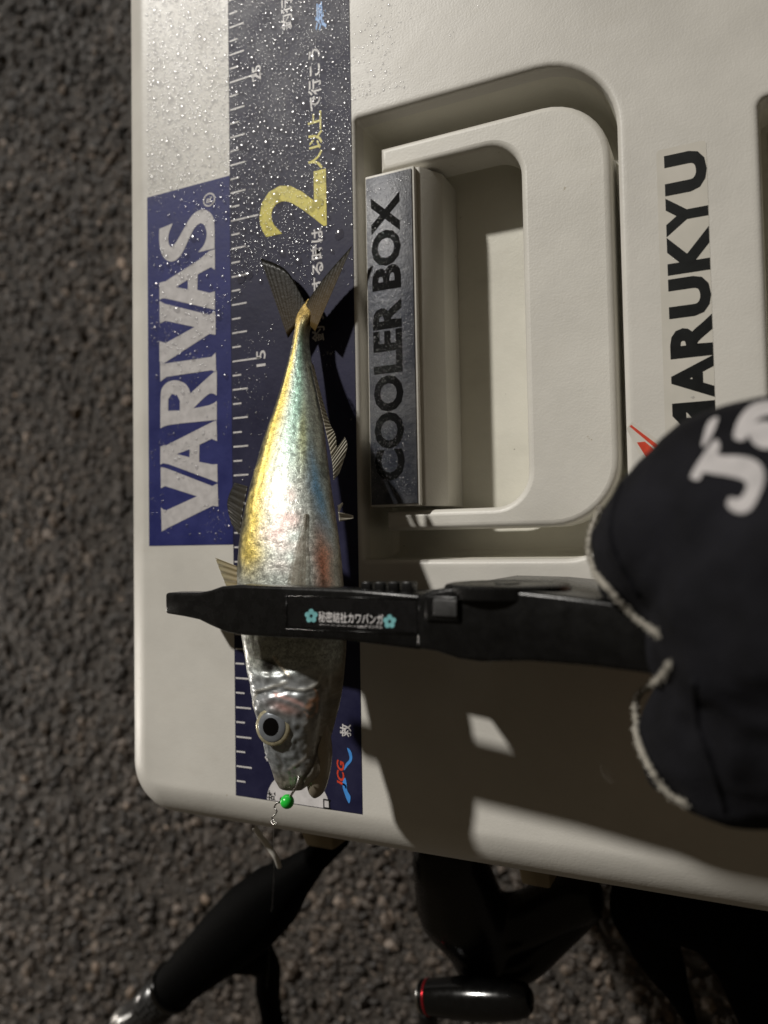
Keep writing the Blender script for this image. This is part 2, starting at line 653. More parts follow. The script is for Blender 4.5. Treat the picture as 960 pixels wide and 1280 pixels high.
# latch block that carries the nameplate
BZ = 0.02
bp = [at(455, 221, BZ), at(516, 207, BZ), at(527, 629, BZ), at(464, 636, BZ)]
bx0, bx1 = (bp[0].x + bp[3].x) / 2, (bp[1].x + bp[2].x) / 2
by1, by0 = (bp[0].y + bp[1].y) / 2, (bp[2].y + bp[3].y) / 2
print("block", bx0, bx1, by0, by1)
mk("latch_block", *box(bx0, bx1, by0, by1, -0.85, BZ, 0.05), M['handle'], cooler, angle=35)
t = [(bx1 - 0.3, by0 - 0.02, -0.14), (bx1 + 0.10, by0 - 0.02, -0.16), (bx1 + 0.58, by0 - 0.02, -0.95), (bx1 + 0.58, by0 - 0.02, FZ + 0.02), (bx1 - 0.3, by0 - 0.02, FZ + 0.02)]
q = [(x, by1 + 0.02, z) for x, _, z in t]
mk("latch_slope", *bevelled(*prism(t, q), 0.04, 2), M['handle'], cooler, angle=35)
pl = mk("nameplate", *box(bx0 + 0.05, bx1 - 0.08, by0 + 0.06, by1 - 0.10, BZ + 0.003, BZ + 0.035, 0.012), M['plate'], cooler, angle=35)
PZ = BZ + 0.040
vv, ff = up_text("COOLER BOX", at(466, 420, PZ).x, at(503, 420, PZ).x, at(486, 601, PZ).y, at(482, 243, PZ).y, PZ, off=0.040)
M['plate_ink'] = simple("plate_ink", (0.002, 0.002, 0.002), 0.6, var=0.2, spec=0.05)
mk("lettering", vv, ff, M['plate_ink'], pl, smooth=False)

# ------------------------------------------------------------------ stickers on the lid
z1, z2 = 0.012, 0.020
ruler = mk("ruler_sticker", *box(0.0, 4.87, 0.0, 30.5, 0.001, z1, 0), M['navy'], cooler, smooth=False, label="navy ruler sticker with white ticks")
tk = MB()
for k in range(1, 61):
    y = k * 0.5
    ln = 1.15 if k % 10 == 0 else (0.62 if k % 2 == 0 else 0.36)
    w = 0.028
    tk.add([(0.05, y - w, z2), (0.05 + ln, y - w, z2), (0.05 + ln, y + w, z2), (0.05, y + w, z2)], [(0, 1, 2, 3)])
tk.build("tick_marks", M['print_white'], ruler, smooth=False)
def ptxt(body, px0, px1, py0, py1, mat, parent, name="lettering", z=z2, off=0.012, shear=0.0):
    """print fitted between pixel columns px0 (tops) and px1 (base) and rows py0 (start, lower) and py1 (end)"""
    xm = (px0 + px1) / 2
    ym = (py0 + py1) / 2
    vv, ff = up_text(body, at(px0, ym, z).x, at(px1, ym, z).x, at(xm, py0, z).y, at(xm, py1, z).y, z, off, shear)
    return mk(name, vv, ff, mat, parent, smooth=False)
ptxt("15", 320.5, 332, 458, 438, M['print_white'], ruler, "number")
ptxt("25", 315, 326, 101, 82, M['print_white'], ruler, "number")
ptxt("10", 323, 334, 640, 618, M['print_white'], ruler, "number")
ptxt("釣りをする時は", 389, 405, 427, 285, M['print_white'], ruler, off=0.02)
ptxt("2", 324, 408, 291, 221, M['print_yellow'], ruler, "number", off=0.018)
ptxt("人以上", 385, 403, 213, 140, M['print_yellow'], ruler, off=0.02)
ptxt("で行こう", 385, 401, 138, 61, M['print_white'], ruler, off=0.02)
ptxt("釣行", 351, 365, 37, -3, M['print_white'], ruler, off=0.012)
ptxt("海", 394, 408, 38, 2, M['print_blue'], ruler, off=0.02)
ptxt("釣", 331, 341, 952, 935, M['print_white'], ruler, off=0.02)
ptxt("救", 425, 439, 921, 905, M['print_white'], ruler, off=0.015)
ptxt("JCG", 421, 433, 985, 950, M['print_red'], ruler, off=0.03, shear=0.25)
# two blue waves beside the JCG letters
for wpts in ([(434, 935), (437, 948), (432, 955), (430, 963), (434, 958), (440, 950), (439, 940)],
             [(431, 972), (428, 980), (430, 990), (436, 1004), (438, 996), (434, 988), (433, 978)]):
    poly = [(at(x, y, z2).x, at(x, y, z2).y) for x, y in wpts]
    poly = [(p.x, p.y) for p in catmull([(a, b_, 0) for a, b_ in poly], 5, True)]
    mk("wave_mark", *flat(poly, [], z2), M['print_blue'], ruler, smooth=False)
cc = at(374, 1007, z2)
cy0 = 0.02
pts = []
for i in range(33):
    a = math.pi * i / 32
    pts.append((2.48 + 1.20 * math.cos(a), cy0 + 1.02 * math.sin(a)))
mk("white_half_disc", *flat(pts, [], z2), M['print_white'], ruler, smooth=False)
z3 = 0.028
ptxt("故", 334, 344, 1000, 988, M['print_black'], ruler, z=z3, off=0.01)
ptxt("口", 404, 413, 1011, 999, M['print_black'], ruler, z=z3, off=0.02)

vs_st = mk("brand_sticker", *box(-3.78, -0.01, 8.60, 21.66, 0.001, z1, 0), M['blue'], cooler, smooth=False, label="blue sticker with large white letters VARIVAS")
def c1(p): return (170 + p[0] / 5.123, 210 + p[1] / 5.123)
def c2(p): return (170 + p[0] / 4.923, 440 + p[1] / 4.923)
GL = [
 (c2, [(158,1105),(154,955),(165,968),(185,975),(375,888),(180,825),(153,838),(152,708),(185,715),(470,825),(502,808),(506,950),(470,947),(190,1085)], []),
 (c2, [(150,694),(150,580),(185,575),(470,430),(495,421),(499,549),(465,534),(390,571),(388,676),(470,692),(500,690),(502,803),(470,790),(200,690),(165,684)], [[(330,598),(250,628),(330,648)]]),
 (c2, [(150,470),(190,447),(465,421),(497,418),(497,300),(465,326),(352,347),(440,260),(470,252),(497,268),(497,112),(470,130),(335,255),(325,222),(300,190),(250,172),(200,180),(165,210),(150,250)], [[(198,362),(270,360),(270,300),(250,262),(220,258),(198,290)]]),
 (c2, [(150,182),(190,152),(465,112),(493,124),(490,3),(465,30),(170,72),(148,60)], []),
 (c1, [(150,1238),(150,1110),(190,1121),(375,1018),(190,978),(152,995),(150,852),(185,870),(470,940),(508,915),(510,1068),(470,1062),(180,1250)], []),
 (c1, [(150,846),(150,735),(190,725),(400,590),(470,531),(505,520),(505,652),(480,635),(395,680),(392,780),(470,800),(505,790),(505,907),(475,900),(190,835),(165,835)], [[(332,715),(255,762),(332,778)]]),
 (c1, [(150,390),(235,355),(207,420),(205,480),(225,508),(255,480),(300,400),(350,310),(400,268),(450,265),(490,300),(503,350),(503,515),(397,540),(440,490),(457,420),(440,365),(415,352),(380,370),(340,450),(300,540),(260,590),(220,603),(180,580),(155,530),(147,450)], []),
]
def soften(poly):
    """cut the blunt corners of a traced outline, keep the sharp ones"""
    for _ in range(2):
        out = []
        n_ = len(poly)
        for i in range(n_):
            p0, p1, p2 = Vector(poly[i - 1]), Vector(poly[i]), Vector(poly[(i + 1) % n_])
            if (p1 - p0).angle(p2 - p1) > math.radians(52):
                out.append(tuple(p1))
            else:
                out += [tuple(p1.lerp(p0, 0.25)), tuple(p1.lerp(p2, 0.25))]
        poly = out
    return poly
for fn, poly, hol in GL:
    if len(poly) > 17:
        poly = soften(poly)
    pp = [at(*fn(p), z2) for p in poly]
    hh = [[at(*fn(p), z2) for p in h] for h in hol]
    mk("letter", *flat([(p.x, p.y) for p in pp], [[(p.x, p.y) for p in h] for h in hh], z2), M['varivas_white'], vs_st, smooth=False)
rc_ = at(*c1((468, 203)), z2)
mk("registered_mark", *flat([(rc_.x + 0.27 * math.cos(i * .2618), rc_.y + 0.25 * math.sin(i * .2618)) for i in range(24)],
   [[(rc_.x + 0.215 * math.cos(i * .2618), rc_.y + 0.195 * math.sin(i * .2618)) for i in range(24)]], z2), M['varivas_white'], vs_st, smooth=False)
vv, ff = up_text("R", rc_.x - 0.13, rc_.x + 0.13, rc_.y - 0.10, rc_.y + 0.11, z2, 0.01)
mk("registered_letter", vv, ff, M['varivas_white'], vs_st, smooth=False)

# maker's sticker on the right: clear film, black capitals
a0, a1 = at(826, 400).x, at(889, 400).x
ys = at(850, 182).y
ms = mk("clear_sticker", *flat(rrect(a0 + 0.02, a1 + 0.03, 7.0, ys, 0.12), [], 0.006), M['clear'], cooler, smooth=False, label="clear sticker with black letters MARUKYU")
xt, xb = 14.44, at(882, 250).x
word = "MARUKYU"
bounds = [(572, 503), (499, 447), (447, 396), (396, 346), (341, 287), (292, 243), (240, 189)]
for ch, (ya, yb) in zip(word, bounds):
    vv, ff = up_text(ch, xt, xt + 1.06, at(860, ya).y, at(860, yb).y, 0.012, 0.055)
    mk("letter", vv, ff, M['print_black'], ms, smooth=False)
# red brush mark sticker
lg = [at(x, y, 0.018) for x, y in ((783, 536), (790, 527), (880, 590), (960, 660), (940, 690), (820, 600), (800, 570))]
rl = mk("logo_sticker", *flat([(p.x, p.y) for p in lg], [], 0.018), M['clear'], cooler, smooth=False, label="small clear sticker with red brush mark")
for pl_ in ([(787, 533), (789, 531), (830, 562), (870, 592), (868, 596), (826, 566)], [(796, 553), (806, 552), (818, 562), (840, 580), (850, 596), (836, 590), (815, 568), (822, 590), (808, 572)]):
    pp = [at(x, y, 0.024) for x, y in pl_]
    mk("brush_stroke", *flat([(p.x, p.y) for p in pp], [], 0.024), M['print_red'], rl, smooth=False)

# front latches under the lid rim
M['latch'] = plastic("latch_plastic", (0.20, 0.155, 0.085), (0.1, 0.08, 0.05))
for px, py, w in ((388, 1062, 1.9), (664, 1112, 1.5)):
    p = at(px, py, -4.6)
    t = [(p.x - w / 2, -0.2, -3.9), (p.x + w / 2, -0.2, -3.9), (p.x + w * 0.32, p.y - 0.25, -5.4), (p.x - w * 0.38, p.y - 0.25, -5.4)]
    mk("front_latch", *bevelled(*prism(t, [(x, y, -8.5) for x, y, _ in t]), 0.12, 2), M['latch'], cooler, angle=35)
ln_ = catmull([at(318, 1034, -2.2), at(327, 1047, -2.2), at(337, 1060, -2.25), at(345, 1072, -2.4), at(349, 1083, -2.8)], 6)
mk("latch_wire", *tube(ln_, 0.10, 10), M['lid'], cooler)

# ------------------------------------------------------------------ horse mackerel
ST = [  # row, dorsal column, belly column, height of the middle plane, half thickness
 (374, 385, 389, 0.40, 0.05), (388, 376, 393, 0.50, 0.20), (402, 369, 391, 0.62, 0.36), (420, 366, 387, 0.78, 0.42), (445, 361, 389, 1.00, 0.50),
 (475, 353, 396, 1.28, 0.62), (510, 342, 404, 1.66, 0.76), (545, 329, 410, 2.05, 0.90), (580, 318, 415, 2.40, 1.02),
 (615, 308, 420, 2.68, 1.12), (650, 301, 425, 2.90, 1.20), (690, 296, 430, 3.09, 1.25), (735, 295, 434, 3.20, 1.27),
 (780, 299, 437, 3.27, 1.26), (815, 304, 437, 3.31, 1.24), (845, 310, 434, 3.32, 1.20), (870, 316, 430, 3.34, 1.14),
 (893, 322, 425, 3.35, 1.06), (915, 328, 419, 3.36, 0.96), (935, 334, 412, 3.36, 0.84), (952, 341, 411, 3.36, 0.70),
 (966, 346, 407, 3.36, 0.56), (976, 350, 396, 3.36, 0.44), (983, 353, 384, 3.36, 0.30), (987, 357, 378, 3.36, 0.12)]
fish = root("horse_mackerel", at(390, 400, 0.6), "silver horse mackerel held above the ruler sticker by a black gripper", "fish")
NS = 13
rows = []
for i in range(len(ST) - 1):
    for s in range(NS):
        u = s / NS
        g4 = [ST[max(0, min(len(ST) - 1, i + k))] for k in (-1, 0, 1, 2)]
        rows.append(tuple(0.5 * (2 * b_ + (c_ - a_) * u + (2 * a_ - 5 * b_ + 4 * c_ - d_) * u * u + (3 * b_ - a_ - 3 * c_ + d_) * u ** 3) for a_, b_, c_, d_ in zip(*g4)))
rows.append(ST[-1])
NA = 140
def mixc(a, b_, t):
    t = max(0.0, min(1.0, t))
    return tuple(x + (y - x) * t for x, y in zip(a, b_))
def sm(a, b_, x):
    t = max(0.0, min(1.0, (x - a) / (b_ - a)))
    return t * t * (3 - 2 * t)
def bellf(x, c_, w):
    return math.exp(-((x - c_) / w) ** 2)
def fish_col(py, w, top):
    """skin colour: py = row along the body, w = 0 dorsal edge .. 1 belly edge"""
    nz = noise.noise(Vector((py * 0.05, w * 7, 1.0)))
    nf = noise.noise(Vector((py * 0.21, w * 26, 5.0)))
    w2 = w + 0.03 * nz
    silver = (0.70, 0.76, 0.71)
    c = silver
    c = mixc(c, (0.76, 0.58, 0.11), 0.95 * bellf(w2, 0.09, 0.14) * (1 - 0.8 * sm(690, 740, py)))        # golden back
    c = mixc(c, (0.50, 0.78, 0.64), bellf(w2, 0.46, 0.18) * sm(640, 480, py))                       # green sheen
    c = mixc(c, (0.66, 0.70, 0.34), 0.8 * bellf(w2, 0.62, 0.09) * bellf(py, 545, 40))
    c = mixc(c, (0.22, 0.52, 0.88), 1.0 * bellf(w2, 0.78 + 0.0012 * (py - 600), 0.075) * bellf(py, 618, 55))
    c = mixc(c, (0.82, 0.48, 0.44), 0.8 * bellf(w2, 0.42, 0.18) * bellf(py, 655, 45) * (0.55 + nz))
    c = mixc(c, (0.95, 0.42, 0.28), 1.0 * bellf(w2, 0.80, 0.08) * bellf(py, 705, 38))
    c = mixc(c, (0.30, 0.38, 0.36), 0.6 * bellf(w2, 0.97, 0.02) * sm(760, 700, py))
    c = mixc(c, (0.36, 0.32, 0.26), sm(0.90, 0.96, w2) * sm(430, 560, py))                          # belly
    c = mixc(c, (0.10, 0.09, 0.05), sm(0.045, 0.0, w2))                                           # dark back edge
    c = mixc(c, (0.30, 0.32, 0.29), 0.75 * sm(695, 740, py) * sm(0.85, 0.6, w2))
    c = mixc(c, (0.20, 0.19, 0.13), 0.55 * bellf(w2, 0.26, 0.013) * sm(700, 640, py) * sm(420, 450, py))   # lateral line
    c = mixc(c, (0.28, 0.30, 0.26), 0.35 * bellf(w2, 0.72, 0.012) * sm(700, 640, py))
    hd = sm(815, 850, py)
    head = mixc((0.30, 0.32, 0.335), (0.33, 0.29, 0.225), sm(0.45, 0.95, w2))
    head = mixc(head, (0.20, 0.20, 0.19), 0.6 * bellf(py, 880, 9))
    head = mixc(head, (0.62, 0.36, 0.32), 0.8 * bellf(py, 874 + 30 * (w2 - .3), 6) * bellf(w2, 0.33, 0.14))
    head = mixc(head, (0.70, 0.36, 0.22), 0.8 * bellf(py, 880, 9) * bellf(w2, 0.62, 0.06) * sm(-0.1, 0.3, nf))
    head = mixc(head, (0.36, 0.33, 0.28), sm(945, 975, py))
    nh = noise.noise(Vector((py * 0.11, w * 8, 7.0)))
    nh2 = noise.noise(Vector((py * 0.33, w * 26, 11.0)))
    head = tuple(x * (1 + 0.45 * nh + 0.30 * nh2) for x in head)
    head = mixc(head, (0.46, 0.47, 0.48), 0.6 * bellf(py, 848, 8) * bellf(w, 0.35, 0.2))
    c = mixc(c, head, hd)
    spot = math.exp(-(((py - 826) / 7) ** 2 + ((w - 0.21) / 0.07) ** 2))
    c = mixc(c, (0.012, 0.010, 0.008), min(1, 1.6 * spot))
    c = mixc(c, (0.50, 0.35, 0.10), sm(440, 390, py))
    k = 1 + 0.22 * nf
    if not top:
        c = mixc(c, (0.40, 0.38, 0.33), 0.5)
    k = 1 + 0.22 * nf * (1 - 0.6 * hd)
    return tuple(max(0.0, x * k) for x in c) + (1.0 - 0.85 * hd,)
def proj(P):
    q = ROT.transposed() @ (P - CAM)
    return 480.0 - FPX * q.x / q.z, 640.0 + FPX * q.y / q.z
# plate edges, creases and blushes of the head: (photo polyline, half width, colour, strength, relief)
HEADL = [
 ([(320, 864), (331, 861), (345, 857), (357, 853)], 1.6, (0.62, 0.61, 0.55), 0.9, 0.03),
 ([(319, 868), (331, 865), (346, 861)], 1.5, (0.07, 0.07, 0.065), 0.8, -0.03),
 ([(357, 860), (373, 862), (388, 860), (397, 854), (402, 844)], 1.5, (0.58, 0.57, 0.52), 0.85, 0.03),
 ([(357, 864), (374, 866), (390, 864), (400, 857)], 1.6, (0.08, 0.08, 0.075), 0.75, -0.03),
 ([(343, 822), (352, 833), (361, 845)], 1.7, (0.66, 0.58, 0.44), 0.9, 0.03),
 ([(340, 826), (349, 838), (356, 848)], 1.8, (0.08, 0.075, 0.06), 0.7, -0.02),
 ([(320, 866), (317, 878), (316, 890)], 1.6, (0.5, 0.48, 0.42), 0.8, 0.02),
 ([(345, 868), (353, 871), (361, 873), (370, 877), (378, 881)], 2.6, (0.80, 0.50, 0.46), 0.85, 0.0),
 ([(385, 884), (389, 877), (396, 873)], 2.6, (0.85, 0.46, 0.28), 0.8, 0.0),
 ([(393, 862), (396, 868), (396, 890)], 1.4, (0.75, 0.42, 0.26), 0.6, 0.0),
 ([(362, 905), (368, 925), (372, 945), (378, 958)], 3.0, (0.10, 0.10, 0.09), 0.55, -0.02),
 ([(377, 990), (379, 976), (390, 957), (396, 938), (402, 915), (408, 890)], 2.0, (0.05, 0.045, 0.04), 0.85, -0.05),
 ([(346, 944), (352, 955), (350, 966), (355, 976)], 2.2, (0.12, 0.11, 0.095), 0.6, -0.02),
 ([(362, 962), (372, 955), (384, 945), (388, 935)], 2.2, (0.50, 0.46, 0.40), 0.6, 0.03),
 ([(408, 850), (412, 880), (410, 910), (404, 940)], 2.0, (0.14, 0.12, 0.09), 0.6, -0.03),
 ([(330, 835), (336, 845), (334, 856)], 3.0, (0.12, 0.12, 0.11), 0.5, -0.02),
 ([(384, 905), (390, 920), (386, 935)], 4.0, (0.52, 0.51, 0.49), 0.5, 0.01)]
def seg_d(x, y, pl_):
    best = 1e9
    for (ax_, ay_), (bx_, by_) in zip(pl_, pl_[1:]):
        dx_, dy_ = bx_ - ax_, by_ - ay_
        t_ = max(0.0, min(1.0, ((x - ax_) * dx_ + (y - ay_) * dy_) / (dx_ * dx_ + dy_ * dy_)))
        d2 = (x - ax_ - t_ * dx_) ** 2 + (y - ay_ - t_ * dy_) ** 2
        if d2 < best:
            best = d2
    return math.sqrt(best)
fv, ff, fc = [], [], []
for (py, xl, xr, z, th) in rows:
    A = at(xl + (5 * sm(385, 415, py) + 8 * sm(420, 640, py)) * sm(990, 900, py), py, z)
    B = at(xr - (4 * sm(385, 415, py) + 9 * sm(420, 620, py)) * sm(990, 900, py), py, z)
    th *= (1.0 - 0.25 * sm(560, 420, py)) * (1.0 - 0.20 * sm(430, 560, py) * sm(900, 820, py))
    C = (A + B) / 2
    H = (B - A) / 2
    Hn = H.normalized()
    # a small roll: the back stands a little higher than the belly
    up = Vector((0, 0, 1)) 
    for i in range(NA):
        a = 2 * math.pi * i / NA
        co, si = math.cos(a), math.sin(a)
        zz = th * math.copysign(abs(si) ** 0.52, si)
        # gill cover ridge and cheek relief on the head
        w = (1 - co) / 2
        rel = 0.0
        if si > 0:
            gc = 868 - 16 * w                                   # hind edge of the cheek plate
            rel += 0.07 * sm(-2.5, 2.5, py - gc) * sm(40, 0, py - gc) * bellf(w, 0.45, 0.42)
            oc = 836 - 55 * (w - 0.45) ** 2                      # hind edge of the gill cover
            rel += 0.08 * sm(-3, 3, py - oc) * sm(30, 0, py - oc) * bellf(w, 0.48, 0.40)
            rel += 0.04 * noise.noise(Vector((py * 0.12, w * 9, 2.0))) * sm(820, 850, py)
            rel += 0.02 * math.sin(py * 0.9) * bellf(w, 0.16 + 0.1 * sm(700, 400, py), 0.05) * sm(640, 520, py)
            rel += 0.03 * bellf(w, 0.22, 0.04) * sm(760, 600, py)
            rel += 0.018 * noise.noise(Vector((py * 0.15, w * 14, 9.0)))
        P = C - H * co + up * (zz + rel * min(1.0, th))
        qx, qy = proj(P)
        side = max(0.0, min(1.0, (qx - xl - 3) / max(8.0, xr - xl - 4))) if si > -0.35 else w   # back .. belly as the flank shows it
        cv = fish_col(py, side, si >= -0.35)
        if py > 808 and si > -0.1:
            qx += 1.5 * noise.noise(Vector((qx * 0.13, qy * 0.13, 0.0)))
            qy += 1.5 * noise.noise(Vector((qx * 0.13, qy * 0.13, 8.0)))
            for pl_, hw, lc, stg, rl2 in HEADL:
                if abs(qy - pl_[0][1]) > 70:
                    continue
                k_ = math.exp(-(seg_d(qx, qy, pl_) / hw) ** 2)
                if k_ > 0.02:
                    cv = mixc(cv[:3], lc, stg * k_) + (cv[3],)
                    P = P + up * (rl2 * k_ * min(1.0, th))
        fv.append(P)
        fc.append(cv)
nr = len(rows)
for k in range(nr - 1):
    for i in range(NA):
        j = (i + 1) % NA
        ff.append((k * NA + i, (k + 1) * NA + i, (k + 1) * NA + j, k * NA + j))
ff.append(tuple(range(NA)))
ff.append(tuple(range((nr - 1) * NA + NA - 1, (nr - 1) * NA - 1, -1)))

m, n, b, L = new_mat("fish_skin")
an = n.nodes.new("ShaderNodeAttribute")
an.attribute_name = "tint"
tc = n.nodes.new("ShaderNodeTexCoord")
vo = n.nodes.new("ShaderNodeTexVoronoi")
vo.feature = 'DISTANCE_TO_EDGE'
vo.inputs["Scale"].default_value = 820.0
vo.inputs["Randomness"].default_value = 1.0
wob = n.nodes.new("ShaderNodeTexNoise")
wob.inputs["Scale"].default_value = 600.0
wob.inputs["Detail"].default_value = 5.0
L(tc.outputs["Object"], wob.inputs["Vector"])
mp = n.nodes.new("ShaderNodeMapping")
mp.inputs["Scale"].default_value = (1.0, 0.6, 1.0)
ad = n.nodes.new("ShaderNodeMix")
ad.data_type = 'VECTOR'
ad.inputs[0].default_value = 0.006
L(tc.outputs["Object"], ad.inputs[4])
L(wob.outputs["Color"], ad.inputs[5])
L(ad.outputs[1], mp.inputs["Vector"])
L(mp.outputs[0], vo.inputs["Vector"])
rl_ = ramp(n, vo.outputs["Distance"], [(0.0, 0.45), (0.12, 1.06)])
rw = ramp(n, wob.outputs["Fac"], [(0.38, 0.74), (0.60, 1.12)])
m1 = n.nodes.new("ShaderNodeMix"); m1.data_type = 'RGBA'; m1.blend_type = 'MULTIPLY'; L(an.outputs['Alpha'], m1.inputs[0])
L(an.outputs["Color"], m1.inputs[6]); L(rl_.outputs["Color"], m1.inputs[7])
m2 = n.nodes.new("ShaderNodeMix"); m2.data_type = 'RGBA'; m2.blend_type = 'MULTIPLY'; L(an.outputs['Alpha'], m2.inputs[0])
L(m1.outputs[2], m2.inputs[6]); L(rw.outputs["Color"], m2.inputs[7])
L(m2.outputs[2], b.inputs["Base Color"])
b.inputs["Metallic"].default_value = 0.52
rr = ramp(n, wob.outputs["Fac"], [(0.3, 0.39), (0.7, 0.55)])
L(rr.outputs["Color"], b.inputs["Roughness"])
b.inputs["Coat Weight"].default_value = 0.4
b.inputs["Coat Roughness"].default_value = 0.22
k = bump(n, b, vo.outputs["Distance"], 0.3, 0.0004)
k2 = bump(n, b, wob.outputs["Fac"], 0.4, 0.0005, k)
for q in (k, k2):
    ms_ = n.nodes.new("ShaderNodeMath"); ms_.operation = 'MULTIPLY'; ms_.inputs[1].default_value = 0.30
    L(an.outputs["Alpha"], ms_.inputs[0]); L(ms_.outputs[0], q.inputs["Strength"])
mr = n.nodes.new("ShaderNodeMix"); mr.data_type = 'FLOAT'; mr.inputs[2].default_value = 0.38
L(an.outputs["Alpha"], mr.inputs[0]); L(rr.outputs["Color"], mr.inputs[3]); L(mr.outputs[0], b.inputs["Roughness"])
M['fish'] = m
body = mk("body", fv, ff, M['fish'], fish, cols=fc)
fbvh = BVHTree.FromPolygons([tuple(v) for v in fv], ff)
def on_fish(px, py, lift=0.0):
    h = fbvh.ray_cast(CAM, ray(px, py))
    if h[0] is None:
        return at(px, py, 3.8)
    return h[0] - ray(px, py) * lift

def fin_mat(name, metal, trans):
    m, n, b, L = new_mat(name)
    an = n.nodes.new("ShaderNodeAttribute")
    an.attribute_name = "tint"
    L(an.outputs["Color"], b.inputs["Base Color"])
    b.inputs["Metallic"].default_value = metal
    b.inputs["Roughness"].default_value = 0.42
    b.inputs["Specular IOR Level"].default_value = 0.3
    b.inputs["Transmission Weight"].default_value = trans
    b.inputs["Coat Weight"].default_value = 0.12
    b.inputs["Coat Roughness"].default_value = 0.15
    t = noise_node(n, 700, 3)
    bump(n, b, t.outputs["Fac"], 0.25, 0.0004)
    return m
M['fin'] = fin_mat("fin_membrane", 0.0, 0.0)
M['tail'] = fin_mat("tail_membrane", 0.0, 0.0)
tb_ = M['tail'].node_tree.nodes["Principled BSDF"]
tb_.inputs["Specular IOR Level"].default_value = 0.08
tb_.inputs["Coat Weight"].default_value = 0.03

def fin(name, base, tip, zb, zt, colb, colt, nray=14, parent=fish, ripple=0.035, thick=0.04, label=None):
    """a thin fin spanned between a base curve and a tip curve (photo points), with ray ridges"""
    nu, nv = nray * 4, 12
    bc = catmull([Vector((p[0], p[1], 0)) for p in base], 12)
    tcv = catmull([Vector((p[0], p[1], 0)) for p in tip], 12)
    def samp(c_, t):
        x = t * (len(c_) - 1)
        i = min(int(x), len(c_) - 2)
        return c_[i].lerp(c_[i + 1], x - i)
    vv, fcs, cs = [], [], []
    for side in (0, 1):
        for j in range(nv + 1):
            for i in range(nu + 1):
                u, s = i / nu, j / nv
                p = samp(bc, u).lerp(samp(tcv, u), s)
                zb_ = zb[0] + (zb[1] - zb[0]) * u
                zt_ = zt[0] + (zt[1] - zt[0]) * u
                z = zb_ + (zt_ - zb_) * s
                rp = ripple * math.cos(2 * math.pi * u * nray) * (0.35 + 0.65 * s)
                th = thick * (1.0 - 0.7 * s)
                vv.append(at(p.x, p.y, z + rp + (th if side == 0 else -th)))
                kk = 0.92 + 0.13 * math.cos(2 * math.pi * u * nray)
                cs.append(tuple(q * kk for q in mixc(colb, colt, s)))
    W = nu + 1
    o_ = W * (nv + 1)
    for j in range(nv):
        for i in range(nu):
            q = (j * W + i, j * W + i + 1, (j + 1) * W + i + 1, (j + 1) * W + i)
            fcs.append(q)
            fcs.append(tuple(x + o_ for x in q[::-1]))
    edge = [(0, i) for i in range(nu)] 
    def stitch(a_, b_):
        fcs.append((a_, b_, b_ + o_, a_ + o_))
    for i in range(nu):
        stitch(i + 1, i)
        stitch(nv * W + i, nv * W + i + 1)
    for j in range(nv):
        stitch(j * W, (j + 1) * W)
        stitch((j + 1) * W + nu, j * W + nu)
    return mk(name, vv, fcs, M['tail'] if name == "tail_lobe" else M['fin'], parent, cols=cs, label=label)
# tail: two lobes
fin("tail_lobe", [(376, 398), (368, 411), (360, 423)], [(382, 378), (358, 338), (325, 322)], (0.55, 0.60), (0.50, 0.35), (0.040, 0.026, 0.010), (0.005, 0.005, 0.003), 11, ripple=0.004)
fin("tail_lobe", [(394, 414), (385, 405), (375, 398)], [(441, 306), (406, 346), (384, 377)], (0.75, 0.60), (0.62, 0.52), (0.10, 0.064, 0.022), (0.010, 0.009, 0.005), 11, ripple=0.005)
# soft anal fin along the belly edge, rear part of the belly fin, spines
fin("anal_fin", [(388, 452), (396, 490), (404, 525), (412, 560), (417, 590)], [(392, 456), (402, 495), (412, 528), (420, 548), (421, 590)], (1.1, 2.4), (1.0, 2.15), (0.34, 0.31, 0.24), (0.45, 0.42, 0.34), 26, ripple=0.05)
fin("anal_fin_lobe", [(417, 600), (416, 585), (414, 570)], [(424, 592), (434, 560), (431, 546)], (2.45, 2.3), (2.2, 1.95), (0.30, 0.28, 0.22), (0.50, 0.47, 0.40), 8)
fin("spine", [(424, 652), (423, 640)], [(442, 648), (441, 644)], (3.2, 3.2), (2.9, 2.9), (0.40, 0.37, 0.30), (0.60, 0.57, 0.5), 1)
fin("spine", [(423, 642), (422, 632)], [(429, 630), (428, 628)], (3.2, 3.2), (2.9, 2.9), (0.40, 0.37, 0.30), (0.60, 0.57, 0.5), 1)
# first dorsal fin, spiny, just above the gripper, and the folded soft dorsal fin behind it
fin("dorsal_fin", [(297, 740), (297, 722), (297, 708)], [(286, 740), (276, 716), (269, 697)], (3.6, 3.5), (3.5, 3.3), (0.25, 0.20, 0.11), (0.22, 0.19, 0.11), 5, ripple=0.06)
fin("soft_dorsal_fin", [(300, 670), (304, 640), (310, 608)], [(289, 655), (284, 628), (293, 603)], (3.3, 3.0), (3.0, 2.7), (0.03, 0.026, 0.018), (0.012, 0.011, 0.009), 8)
